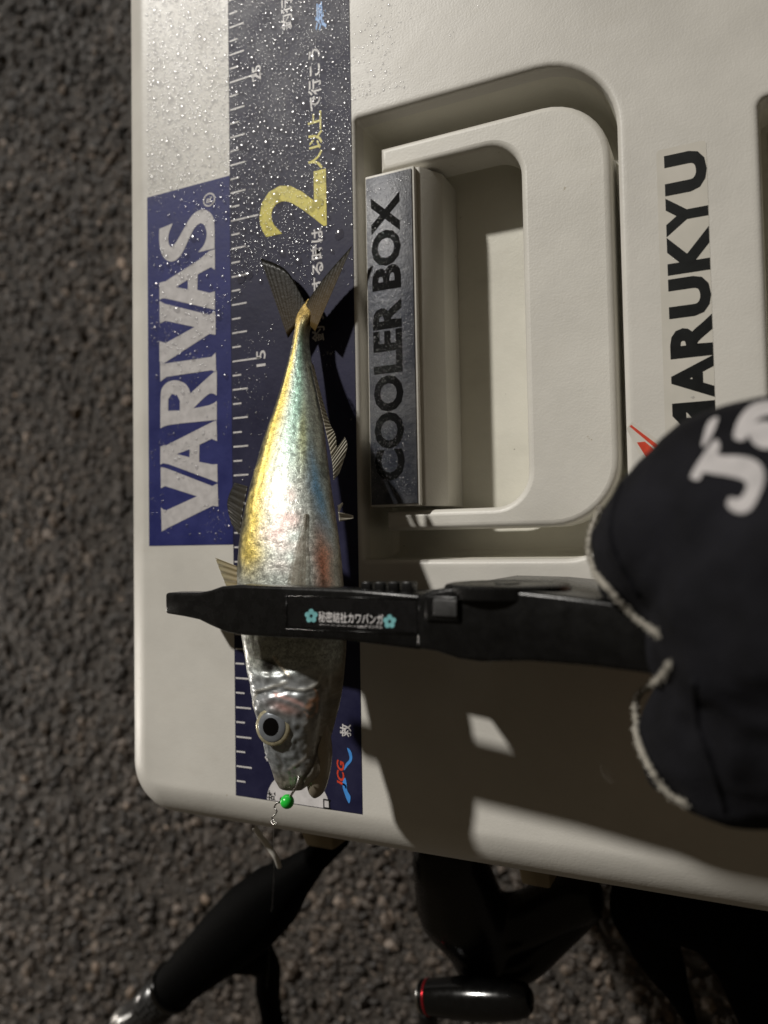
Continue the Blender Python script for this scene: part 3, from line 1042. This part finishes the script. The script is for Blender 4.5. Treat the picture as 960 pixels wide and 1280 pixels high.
# pectoral fin lying on the flank
pv, pf, pc = [], [], []
PF = [(642, 382, 384), (657, 378, 385), (680, 371, 384), (705, 364, 386), (725, 360, 386), (742, 358, 385)]
pr = []
for i in range(len(PF) - 1):
    for s in range(5):
        t_ = s / 5
        pr.append(tuple(x + (y - x) * t_ for x, y in zip(PF[i], PF[i + 1])))
pr.append(PF[-1])
for j, (py, xa, xb_) in enumerate(pr):
    for i in range(13):
        u = i / 12
        lift = 0.02 + 0.012 * math.cos(u * 2 * math.pi * 5) + 0.03 * math.sin(math.pi * u)
        pv.append(on_fish(xa + (xb_ - xa) * u, py, lift))
        kk = 0.9 + 0.2 * math.cos(u * 2 * math.pi * 5)
        pc.append((0.38 * kk, 0.33 * kk, 0.25 * kk))
for j in range(len(pr) - 1):
    for i in range(12):
        pf.append((j * 13 + i, j * 13 + i + 1, (j + 1) * 13 + i + 1, (j + 1) * 13 + i))
M['clear_fin'] = fin_mat("clear_fin_membrane", 0.0, 0.0)
M['clear_fin'].node_tree.nodes["Principled BSDF"].inputs["Alpha"].default_value = 0.32
po = mk("pectoral_fin", pv, pf, M['clear_fin'], fish, cols=pc)
sd = po.modifiers.new("thick", 'SOLIDIFY'); sd.thickness = 0.0003; sd.offset = 1
# eye
ec = on_fish(341, 908)
en = (CAM - ec).normalized()
en = (en * 0.4 + Vector((0, 0, 1)) * 0.6 + Vector((-0.12, 0, 0))).normalized()
eu, ew, _ = frame_of(en)
def dome(r, h, base_h, nn=28, kk=8, hole=0.0):
    v_, f_ = [], []
    for k_ in range(kk + 1):
        a_ = (math.pi / 2) * k_ / kk
        rr_ = r * math.cos(a_)
        for i in range(nn):
            t_ = 2 * math.pi * i / nn
            v_.append(ec + eu * rr_ * math.cos(t_) + ew * rr_ * math.sin(t_) + en * (base_h + h * math.sin(a_)))
    for k_ in range(kk):
        for i in range(nn):
            j = (i + 1) % nn
            f_.append((k_ * nn + i, k_ * nn + j, (k_ + 1) * nn + j, (k_ + 1) * nn + i))
    return v_, f_
M['eye_ring'] = simple("gold_eye_ring", (0.55, 0.50, 0.34), 0.25, metal=0.5, var=0.3, scale=900)
M['iris'] = simple("silver_iris", (0.27, 0.29, 0.32), 0.22, metal=0.5, var=0.2)
M['pupil'] = simple("black_pupil", (0.0015, 0.0015, 0.002), 0.06, var=0)
e0 = mk("eye", *dome(0.52, 0.12, -0.02), M['eye_ring'], fish)
mk("iris", *dome(0.42, 0.10, 0.035), M['iris'], e0)
mk("pupil", *dome(0.285, 0.06, 0.085), M['pupil'], e0)
# lower jaw and upper lip
jw = [(402, 905, 3.30, 0.20), (402, 935, 3.32, 0.30), (399, 960, 3.34, 0.32), (396, 980, 3.36, 0.28), (394, 991, 3.36, 0.19), (393, 997, 3.36, 0.05)]
jp = catmull([at(x, y, z) for x, y, z, r in jw], 5)
jr = [p.x for p in catmull([Vector((r, 0, 0)) for *_, r in jw], 5)]
vv, f2 = tube(jp, jr, 18)
mk("lower_jaw", vv, f2, M['fish'], fish, cols=[(0.36, 0.31, 0.24, 0.15)] * len(vv))
# ------------------------------------------------------------------ lure and line in the mouth
jig = root("jig_head", at(360, 1002, 4.0), "small green jig head with swivel and clear line in the fish's mouth", "lure")
bc_ = at(359, 1002, 4.05)
v_, f_ = [], []
bm = bmesh.new()
bmesh.ops.create_uvsphere(bm, u_segments=20, v_segments=12, radius=0.19)
for q in bm.verts:
    q.co += bc_ + Vector((0, 0, 0)) 
vv, f2 = from_bm(bm); bm.free()
mk("bead", vv, f2, M['bead'], jig)
mk("hook_shank", *tube(catmull([at(360, 1000, 4.05), at(365, 992, 4.1), at(371, 982, 4.1), at(374, 970, 4.0)], 5), 0.035, 8), M['steel'], jig)
mk("hook_eye", *tube([bc_ + Vector((-0.16, 0.02, 0)) + Vector((0.07 * math.cos(a * .52), 0.07 * math.sin(a * .52), 0.03 * math.sin(a))) for a in range(13)], 0.02, 6), M['black_plastic'], jig)
sw = [(351, 1003), (346, 1004), (343, 1009), (346, 1014), (343, 1019), (340, 1022), (343, 1026), (346, 1029), (341, 1030), (339, 1026)]
mk("swivel", *tube(catmull([at(x, y, 3.8 + 0.1 * math.sin(i * 2)) for i, (x, y) in enumerate(sw)], 5), 0.024, 6), M['steel'], jig)
mk("line", *tube(catmull([at(342, 1030, 3.7), at(342, 1060, 1.0), at(341, 1120, -6), at(330, 1290, -18)], 6), 0.004, 5), simple("clear_line", (0.35, 0.34, 0.32), 0.3), jig)

# ------------------------------------------------------------------ fish gripper
grip = root("fish_gripper", at(560, 780, 2.0), "black plastic fish gripper clamped round the mackerel", "fish gripper")
GX0, GSL = at(205, 760, 5.0).x, 1.9 / (at(835, 790, 6.9).x - at(205, 760, 5.0).x)
def gp(px, py, dz=0.0):
    """photo point on the gripper's sloping upper face"""
    d = ray(px, py)
    # CAM.z + t d.z = 5 + dz + GSL (CAM.x + t d.x - GX0)
    t_ = (5.0 + dz + GSL * (CAM.x - GX0) - CAM.z) / (d.z - GSL * d.x)
    return CAM + d * t_
def gprism(poly, t0, t1, bev):
    top = [gp(x, y, t0) for x, y in poly]
    bot = [Vector((p.x, p.y, p.z - t0 + t1)) for p in top]
    return bevelled(*prism(top, bot), bev, 3)
upper = [(206, 741), (248, 741), (262, 738), (276, 733), (300, 731), (440, 736), (526, 743), (526, 813), (430, 801), (330, 796), (300, 794), (280, 790), (262, 782), (248, 775), (230, 771), (206, 767)]
mk("upper_jaw", *gprism(upper, 0.0, -0.72, 0.09), M['black_plastic'], grip, angle=35)
low = [(225, 745), (300, 735), (440, 738), (526, 745), (526, 805), (430, 797), (300, 790), (225, 765)]
mk("lower_jaw_arm", *gprism(low, -3.25, -3.9, 0.09), M['black_plastic'], grip, angle=35)
bodyp = [(520, 745), (538, 738), (560, 734), (640, 737), (705, 744), (770, 752), (835, 770), (900, 800), (900, 860), (835, 846), (735, 833), (660, 827), (600, 828), (572, 824), (545, 815), (520, 811)]
mk("grip_body", *gprism(bodyp, 0.02, -5.6, 0.10), M['black_plastic'], grip, angle=35)
mk("shadow_filler", *gprism([(440, 748), (522, 750), (522, 806), (440, 798)], -1.2, -5.02, 0.12), M['black_plastic'], grip, angle=35)  # hidden filler added under the jaw to close the gripper's shadow
# window step beside the jaw hinge
mk("hinge_cover", *gprism([(531, 744), (574, 746), (574, 778), (531, 776)], 0.10, -0.3, 0.04), M['black_plastic'], grip, angle=35)
mk("hinge_pin", *gprism([(541, 748), (571, 750), (571, 772), (541, 770)], 0.16, -0.1, 0.03), simple("grey_plastic", (0.03, 0.03, 0.03), 0.5, bmp=0.4), grip, angle=35)
# sticker on the upper jaw
spz = 0.012
st = [gp(x, y, spz) for x, y in ((361, 747), (521, 752), (521, 790), (361, 783))]
M['sticker_black'] = simple("black_sticker", (0.0045, 0.0045, 0.005), 0.28, var=0.2)
stk = mk("sticker", [p for p in st] + [p - Vector((0, 0, 0.011)) for p in st], [(3, 2, 1, 0), (0, 1, 5, 4), (1, 2, 6, 5), (2, 3, 7, 6), (3, 0, 4, 7)], M['sticker_black'], grip, smooth=False, label="black sticker with white Japanese lettering and teal flowers")
def jaw_text(body_, xa, xb_, ya_l, yb_l, slope, mat, name, off=0.0):
    v_, f_ = text_mesh(body_, off)
    mnx, mxx = min(q.x for q in v_), max(q.x for q in v_)
    mny, mxy = min(q.y for q in v_), max(q.y for q in v_)
    o_ = []
    for q in v_:
        px = xa + (xb_ - xa) * (q.x - mnx) / (mxx - mnx)
        py = yb_l + (ya_l - yb_l) * (q.y - mny) / (mxy - mny) + slope * (px - xa)
        o_.append(gp(px, py, 0.022))
    mk(name, o_, f_, mat, stk, smooth=False)
jaw_text("秘密結社カワバンガ", 398, 479, 764, 777.5, 0.045, M['print_white'], "lettering", 0.010)
jaw_text("釣り人のための", 399, 447, 780, 781.2, 0.05, M['print_white'], "small_lettering", 0.01)
jaw_text("tubeチャンネル", 447, 478, 780.5, 785, 0.04, M['print_white'], "small_lettering", 0.005)
for fx, fy in ((389, 770), (487, 777)):
    fm = MB()
    for k_ in range(5):
        a_ = -math.pi / 2 + k_ * 2 * math.pi / 5
        cx_, cy_ = fx + 5.0 * math.cos(a_), fy + 5.4 * math.sin(a_)
        ring_ = [gp(cx_ + 3.3 * math.cos(t_ * .5236), cy_ + 3.6 * math.sin(t_ * .5236), 0.020 + 0.001 * k_) for t_ in range(12)]
        fm.add(ring_, [tuple(range(11, -1, -1))])
    fm.build("flower_mark", M['print_teal'], stk, smooth=False)
fr_ = [(358, 744.5), (524, 749.5), (524, 793), (358, 786)]
fm = MB()
for i in range(4):
    fm.add(*tube([gp(*fr_[i], 0.01), gp(*fr_[(i + 1) % 4], 0.01)], 0.012, 6))
fm.build("sticker_frame", M['black_plastic'], grip)
# tension dial on the far flank and the ratchet teeth
dc0 = at(632, 737, 5.4)
d0 = Vector((dc0.x, at(632, 740, 5.4).y - 0.1, 5.25))
dial = mk("dial", *lathe(d0, d0 + Vector((0, 0.30, 0)), [(0, 1.40), (0.8, 1.40), (0.93, 1.36), (1.0, 1.26), (1.0, 1.05), (0.9, 1.0), (0.9, 0.3), (1.0, 0.28), (1.0, 0.05)], 48), M['black_plastic'], grip, angle=40)
for k_ in range(4):
    p = gp(458 + 17 * k_, 735, -0.15)
    mk("ratchet_tooth", *box(p.x - 0.13, p.x + 0.13, p.y - 0.35, p.y + 0.14, p.z - 0.3, p.z + 0.05, 0.03), M['black_plastic'], grip, angle=35)

# ------------------------------------------------------------------ gloved hand
person = root("person", at(900, 760, 3.0), "hand in black cut-finger glove with white letters holding the gripper", "person")
def blob(pts, vox=0.16, smooth=8):
    bm = bmesh.new()
    for chain in pts:
        for i in range(len(chain) - 1):
            (p0, r0), (p1, r1) = chain[i], chain[i + 1]
            k_ = max(3, int((p1 - p0).length / 0.25))
            for s in range(k_ + 1):
                t_ = s / k_
                mtx = Matrix.Translation(p0.lerp(p1, t_))
                bmesh.ops.create_icosphere(bm, subdivisions=2, radius=r0 + (r1 - r0) * t_, matrix=mtx)
    me = bpy.data.meshes.new("b")
    bm.to_mesh(me); bm.free()
    o = bpy.data.objects.new("b", me)
    COL.objects.link(o)
    r = o.modifiers.new("r", 'REMESH'); r.mode = 'VOXEL'; r.voxel_size = vox
    s = o.modifiers.new("s", 'SMOOTH'); s.iterations = smooth; s.factor = 0.6
    ev = o.evaluated_get(bpy.context.evaluated_depsgraph_get())
    m_ = ev.to_mesh()
    vv = [q.co.copy() for q in m_.vertices]
    ff_ = [list(q.vertices) for q in m_.polygons]
    ev.to_mesh_clear()
    bpy.data.objects.remove(o)
    return vv, ff_
def W(px, py, z, r):
    return (at(px, py, z), r)
chains = [
    [W(1320, 700, 7.0, 3.3), W(1180, 740, 7.6, 3.2), W(1060, 740, 8.0, 2.9)],
    [W(1060, 700, 8.0, 2.6), W(950, 650, 7.8, 2.1), W(880, 665, 7.3, 1.75), W(832, 690, 6.7, 1.35), W(806, 702, 6.1, 1.02)],
    [W(1060, 800, 7.6, 2.6), W(985, 880, 7.0, 2.0), W(925, 915, 6.5, 1.65), W(885, 925, 6.0, 1.35), W(868, 927, 5.4, 1.12)],
    [W(1000, 760, 7.6, 2.4), W(930, 800, 6.9, 1.7)],
]
gv, gf = blob(chains, 0.13, 10)
gv = [v + (v - Vector((20, 8, 5))).normalized() * (0.14 * noise.noise(v * 0.6) + 0.13 * (0.5 - abs(noise.noise(Vector((v.x * 0.55 + v.y * 0.5, v.y * 1.1 - v.x * 0.7, v.z * 0.6))))) + 0.03 * noise.noise(v * 3.0)) for v in gv]
glove = mk("glove", gv, gf, M['neoprene'], person)
gb = BVHTree.FromPolygons([tuple(v) for v in gv], gf)
def on_glove(px, py, lift=0.03):
    h = gb.ray_cast(CAM, ray(px, py))
    return (h[0] + h[1] * lift) if h[0] is not None else None
# fingers in the glove, closed round the gripper from both sides
fing = [
    [W(880, 700, 5.4, 0.85), W(845, 712, 4.6, 0.80), W(828, 735, 3.6, 0.74), W(822, 752, 2.8, 0.62)],
    [W(930, 920, 5.0, 0.85), W(900, 915, 4.2, 0.80), W(872, 885, 3.0, 0.74), W(856, 850, 2.5, 0.62)],
    [W(950, 930, 4.8, 0.88), W(915, 925, 3.6, 0.82), W(885, 888, 2.5, 0.76), W(866, 850, 2.2, 0.64)],
    [W(990, 930, 4.4, 0.84), W(960, 925, 3.0, 0.78), W(932, 890, 2.0, 0.72), W(915, 855, 1.9, 0.6)],
    [W(1030, 925, 4.2, 0.74), W(1005, 918, 2.8, 0.68), W(980, 885, 2.0, 0.62), W(965, 858, 1.9, 0.52)],
]
for c_ in fing:
    p_ = catmull([a_ for a_, _ in c_], 6)
    r_ = [q.x for q in catmull([Vector((r, 0, 0)) for _, r in c_], 6)]
    vv, f2 = tube(p_ + [p_[-1] + (p_[-1] - p_[-2]).normalized() * r_[-1] * 0.6], r_ + [r_[-1] * 0.5], 18)
    mk("finger", vv, f2, M['skin'], person)
# frayed hems
def hem(pts, rad, seed):
    rnd = random.Random(seed)
    cpts = []
    for q in catmull([Vector(p) for p in pts], 14):
        h = on_glove(q.x, q.y, 0.06)
        e_ = at(q.x, q.y, q.z)
        cpts.append(h if h is not None and h.z > q.z - 0.6 else e_)
    for _ in range(4):
        cpts = [cpts[0]] + [(cpts[i - 1] + cpts[i] * 2 + cpts[i + 1]) / 4 for i in range(1, len(cpts) - 1)] + [cpts[-1]]
    rr_ = [rad * (0.75 + 0.5 * rnd.random()) * (0.35 + 0.65 * math.sin(math.pi * (i + 0.5) / len(cpts)) ** 0.5) for i in range(len(cpts))]
    hm = MB()
    hm.add(*tube(cpts, rr_, 9))
    for k_ in range(620):
        i = rnd.randrange(len(cpts) - 1)
        p = cpts[i].lerp(cpts[i + 1], rnd.random())
        d = Vector((rnd.gauss(-0.35, 0.6), rnd.gauss(0, 0.7), rnd.gauss(0, 0.6))).normalized()
        l = rad * rnd.uniform(0.9, 1.9)
        q = p + d * l
        sd_ = d.cross(Vector((rnd.random(), rnd.random(), 1))).normalized() * 0.016
        hm.add([p - sd_, p + sd_, q + sd_ * 0.4, q - sd_ * 0.4], [(0, 1, 2, 3)])
    return hm.build("hem", M['fray'], person)
hem([(752, 632, 5.6), (740, 660, 5.7), (736, 690, 5.9), (746, 713, 6.1), (768, 738, 6.4), (796, 768, 6.6), (828, 793, 6.7)], 0.06, 1)
hem([(842, 828, 6.0), (828, 848, 6.0), (806, 862, 5.9), (795, 876, 5.8), (797, 905, 5.7), (806, 938, 5.6), (822, 968, 5.5), (842, 992, 5.4), (862, 1002, 5.3)], 0.065, 2)
for pl_ in ([(777, 606), (766, 640), (764, 675), (778, 712), (800, 745)], [(905, 1012), (890, 960), (872, 905), (868, 850)]):
    c0 = [on_glove(p.x, p.y, 0.0) for p in catmull([Vector((x, y, 0)) for x, y in pl_], 10)]
    c0 = [p for p in c0 if p is not None]
    if len(c0) > 4:
        mk("seam", *tube(c0, 0.055, 8), M['neoprene'], person)
# black tapering shapes seen past the lid at the lower right
tv_, tf_ = blob([[W(800, 1135, -12, 1.35), W(822, 1190, -13, 1.05), W(846, 1238, -14, 0.6), W(868, 1285, -15, 0.3)],
                 [W(800, 1125, -12, 1.3), W(900, 1140, -12, 1.7), W(940, 1205, -13, 1.5), W(990, 1285, -14, 2.0)],
                 [W(900, 1140, -12, 1.7), W(1010, 1160, -12, 2.4), W(1040, 1290, -13, 2.4)]], 0.22, 8)
M['black_shape'] = simple("matt_black", (0.0025, 0.0025, 0.003), 0.9, var=0.4, scale=120, bmp=0.5, spec=0.05)
mk("black_shapes", [v + Vector((0, 0, 1)) * 0.12 * noise.noise(v * 0.9) for v in tv_], tf_, M['black_shape'], person, label="black shapes at the lower right corner")
# white lettering on the back of the glove
def glove_poly(pts, nm="letter"):
    """a print traced on the glove: fine strip mesh dropped on its surface"""
    poly = [(p.x, p.y) for p in catmull([Vector((x, y, 0)) for x, y in pts], 4, True)]
    bm = bmesh.new()
    v0, f0 = flat(poly, [], 0)
    vs0 = [bm.verts.new(a) for a in v0]
    for q in f0:
        try: bm.faces.new([vs0[i] for i in q])
        except ValueError: pass
    for _ in range(3):
        bmesh.ops.subdivide_edges(bm, edges=[e for e in bm.edges if e.calc_length() > 9], cuts=1)
    bmesh.ops.triangulate(bm, faces=bm.faces)
    vv, f2 = from_bm(bm); bm.free()
    o_ = []
    for q in vv:
        h = on_glove(q.x, q.y, 0.03)
        o_.append(h if h is not None else at(q.x, q.y, 8.5))
    return mk(nm, o_, f2, M['glove_print'], person)
glove_poly([(866, 592), (893, 552), (901, 560), (899, 570), (930, 572), (950, 580), (956, 598), (950, 620), (938, 640), (922, 642), (910, 632), (914, 622), (926, 624), (934, 610), (930, 602), (918, 598), (895, 594), (880, 592), (876, 600), (868, 600)])
glove_poly([(918, 548), (924, 525), (940, 508), (962, 503), (985, 510), (990, 522), (965, 520), (948, 526), (938, 540), (930, 552)])
glove_poly([(935, 540), (945, 530), (960, 528), (975, 535), (975, 556), (958, 563), (942, 556)])
glove_poly([(878, 558), (886, 530), (898, 523), (893, 540), (884, 556)], "stripe")

# ------------------------------------------------------------------ fishing rod with spinning reel
rod = root("fishing_rod", at(260, 1190, GZ), "black fishing rod with foam grip and spinning reel beside the cooler", "fishing rod")
RZ0 = -9.0
P0, P1 = at(425, 1045, RZ0 + 1.5), at(110, 1330, RZ0 - 3)
axis = P1 - P0
mk("foam_grip", *lathe(P0, P0 + axis * 0.80, [(0.0, 0.5), (0.10, 0.62), (0.18, 0.95), (0.26, 1.42), (0.36, 1.6), (0.48, 1.5), (0.58, 1.33), (0.66, 1.22), (0.72, 1.15), (0.74, 1.08)], 30), M['eva'], rod)
def rodpt(t): return P0 + axis * t
mk("ring", *lathe(rodpt(0.585), rodpt(0.60), [(0, 1.2), (0.2, 1.27), (0.8, 1.27), (1, 1.2)], 30), M['black_gloss'], rod, angle=40)
m, n, b, L = new_mat("carbon_weave")
tc = n.nodes.new("ShaderNodeTexCoord")
ck = n.nodes.new("ShaderNodeTexChecker")
ck.inputs["Scale"].default_value = 420
L(tc.outputs["Object"], ck.inputs["Vector"])
ck.inputs["Color1"].default_value = (0.004, 0.004, 0.004, 1)
ck.inputs["Color2"].default_value = (0.03, 0.03, 0.03, 1)
L(ck.outputs["Color"], b.inputs["Base Color"])
b.inputs["Roughness"].default_value = 0.25
M['carbon'] = m
mk("carbon_section", *lathe(rodpt(0.60), rodpt(0.76), [(0, 1.12), (1, 0.98)], 30), M['carbon'], rod)
mk("steel_ring", *lathe(rodpt(0.76), rodpt(0.80), [(0, 0.98), (0.1, 1.1), (0.5, 1.15), (0.9, 1.1), (1, 0.98)], 30), M['steel'], rod, angle=40)
mk("butt", *lathe(rodpt(0.80), rodpt(1.1), [(0, 0.7), (0.2, 0.95), (1, 1.0)], 30), M['eva'], rod)
# dark limb running down beside the grip
mk("dark_limb", *tube(catmull([rodpt(0.42) + Vector((0.2, -0.4, -0.4)), at(330, 1200, -13), at(336, 1250, -15), at(350, 1330, -17)], 6), [0.9] * 6 + [0.7] * 6 + [0.62] * 7, 16), M['eva'], rod)
# reel: stem, body, rotor, spool, handle, knob
rb = at(585, 1150, -11)
mk("reel_body", *blob([[W(560, 1075, -9, 1.6), W(575, 1130, -10.5, 2.0), W(600, 1170, -11.5, 1.7), W(610, 1220, -11.5, 1.2)],
                       [W(600, 1165, -11.5, 1.5), W(660, 1150, -12, 1.3), W(720, 1120, -12.5, 1.3)]], 0.2, 8), M['black_plastic'], rod)
mk("rotor_arm", *tube(catmull([at(612, 1215, -11), at(655, 1210, -11.5), at(700, 1170, -12), at(740, 1130, -12.5)], 7), 0.62, 14), M['black_plastic'], rod)
k0, k1 = at(529, 1246, -9.5), at(664, 1250, -9.5)
kn = mk("handle_knob", *lathe(k0, k1, [(0, 0.64), (0.06, 0.71), (0.16, 0.74), (0.3, 0.82), (0.5, 0.86), (0.7, 0.82), (0.86, 0.74), (0.96, 0.62), (1.0, 0.4)], 36), M['black_gloss'], rod)
mk("knob_cap", *lathe(k0 - (k1 - k0) * 0.03, k0, [(0, 0.55), (0.5, 0.66), (1, 0.70)], 30), M['steel'], kn)
M['red_metal'] = simple("red_anodised", (0.45, 0.02, 0.03), 0.25, metal=0.8)
mk("red_ring", *lathe(k0 + (k1 - k0) * 0.045, k0 + (k1 - k0) * 0.065, [(0, 0.71), (0.3, 0.735), (0.7, 0.735), (1, 0.72)], 30), M['red_metal'], kn)
mk("handle_arm", *tube(catmull([at(535, 1262, -9.7), at(537, 1300, -10.2), at(545, 1360, -11)], 6), 0.42, 12), M['black_plastic'], rod)

# ------------------------------------------------------------------ water drops on the wet end of the lid
rnd = random.Random(11)
dv, df = [], []
def drop(x, y, z, r, flatn):
    k_ = len(dv)
    el = rnd.uniform(0.8, 1.5)
    a0_ = rnd.random() * 3.14
    ca, sa = math.cos(a0_), math.sin(a0_)
    seg = 8
    h = r * flatn
    for (q, zz) in ((1.0, 0.0), (0.78, 0.62), (0.42, 0.92)):
        for i in range(seg):
            t_ = 2 * math.pi * i / seg
            xx, yy = r * q * el * math.cos(t_), r * q * math.sin(t_)
            jit = 1 + 0.10 * math.sin(3 * t_ + a0_ * 5)
            dv.append((x + (xx * ca - yy * sa) * jit, y + (xx * sa + yy * ca) * jit, z + h * zz))
    dv.append((x, y, z + h))
    for ring_ in (0, 1):
        for i in range(seg):
            j = (i + 1) % seg
            df.append((k_ + ring_ * seg + i, k_ + ring_ * seg + j, k_ + (ring_ + 1) * seg + j, k_ + (ring_ + 1) * seg + i))
    for i in range(seg):
        df.append((k_ + 2 * seg + i, k_ + 2 * seg + (i + 1) % seg, k_ + 3 * seg))
taken = {}
def sprinkle(x0, x1, y0, y1, count, dens, z, r0, r1):
    for _ in range(count):
        x, y = rnd.uniform(x0, x1), rnd.uniform(y0, y1)
        if rnd.random() > dens(x, y):
            continue
        r = r0 * (r1 / r0) ** (rnd.random() ** 2.2)
        cx_, cy_ = int(x / 0.16), int(y / 0.16)
        if any((x - a_) ** 2 + (y - b2) ** 2 < (0.95 * (r + c2_)) ** 2 for i_ in (-1, 0, 1) for j_ in (-1, 0, 1) for a_, b2, c2_ in taken.get((cx_ + i_, cy_ + j_), ())):
            continue
        taken.setdefault((cx_, cy_), []).append((x, y, r))
        drop(x, y, z, r, rnd.uniform(0.4, 0.7))
def patch(x, y, s=0.55, o=0.0):
    return noise.noise(Vector((x * s, y * s, 4.0 + o)))
sprinkle(0.1, 4.7, 17.5, 30.3, 420, lambda x, y: max(0, 0.35 + 0.8 * patch(x, y, 0.6, 21)), 0.0215, 0.075, 0.17)
sprinkle(-3.6, -0.1, 14.0, 30.3, 260, lambda x, y: 0 if 21.3 < y < 21.9 else max(0, 0.3 + 0.8 * patch(x, y, 0.6, 27)), 0.0215, 0.07, 0.15)
sprinkle(-3.75, 0.0, 21.75, 30.5, 12000, lambda x, y: min(1, 0.8 + patch(x, y)), 0.001, 0.028, 0.10)
sprinkle(0.0, 4.86, 17.0, 30.4, 16000, lambda x, y: max(0, sm(16.5, 23, y) * 0.85 + 0.8 * patch(x, y)), 0.0215, 0.024, 0.105)
sprinkle(0.0, 4.86, 10.0, 18.5, 2600, lambda x, y: max(0, 0.1 + 0.9 * patch(x, y, 0.6, 3)), 0.0215, 0.018, 0.06)
sprinkle(-3.75, -0.05, 8.7, 21.6, 3600, lambda x, y: max(0, sm(6, 24, y) * 0.5 + 0.9 * patch(x, y, 0.7, 6)), 0.0215, 0.02, 0.085)
sprinkle(4.9, 8.5, 23.0, 30.0, 2200, lambda x, y: max(0, 0.45 * sm(8.5, 5, x) + 0.6 * patch(x, y, 0.6, 9)), 0.001, 0.02, 0.055)
sprinkle(8.5, 20, 9.0, 29.0, 900, lambda x, y: 0 if (HC[0] - .2 < x or RC[0] - .2 < x < RC[1] + .3 and RC[2] - .2 < y < RC[3] + .3) else max(0.04, 0.5 * patch(x, y, 0.5, 12)), 0.0125, 0.015, 0.04)
sprinkle(bx0 + 0.1, bx1 - 0.12, by0 + 0.3, by1 - 0.3, 5200, lambda x, y: max(0, 0.45 + 1.1 * patch(x, y, 0.8, 15)), BZ + 0.0405, 0.012, 0.045)
wd = mk("water_drops", dv, df, M['water'], kind="stuff")
wd["label"] = "fine water drops beaded on lid and stickers"
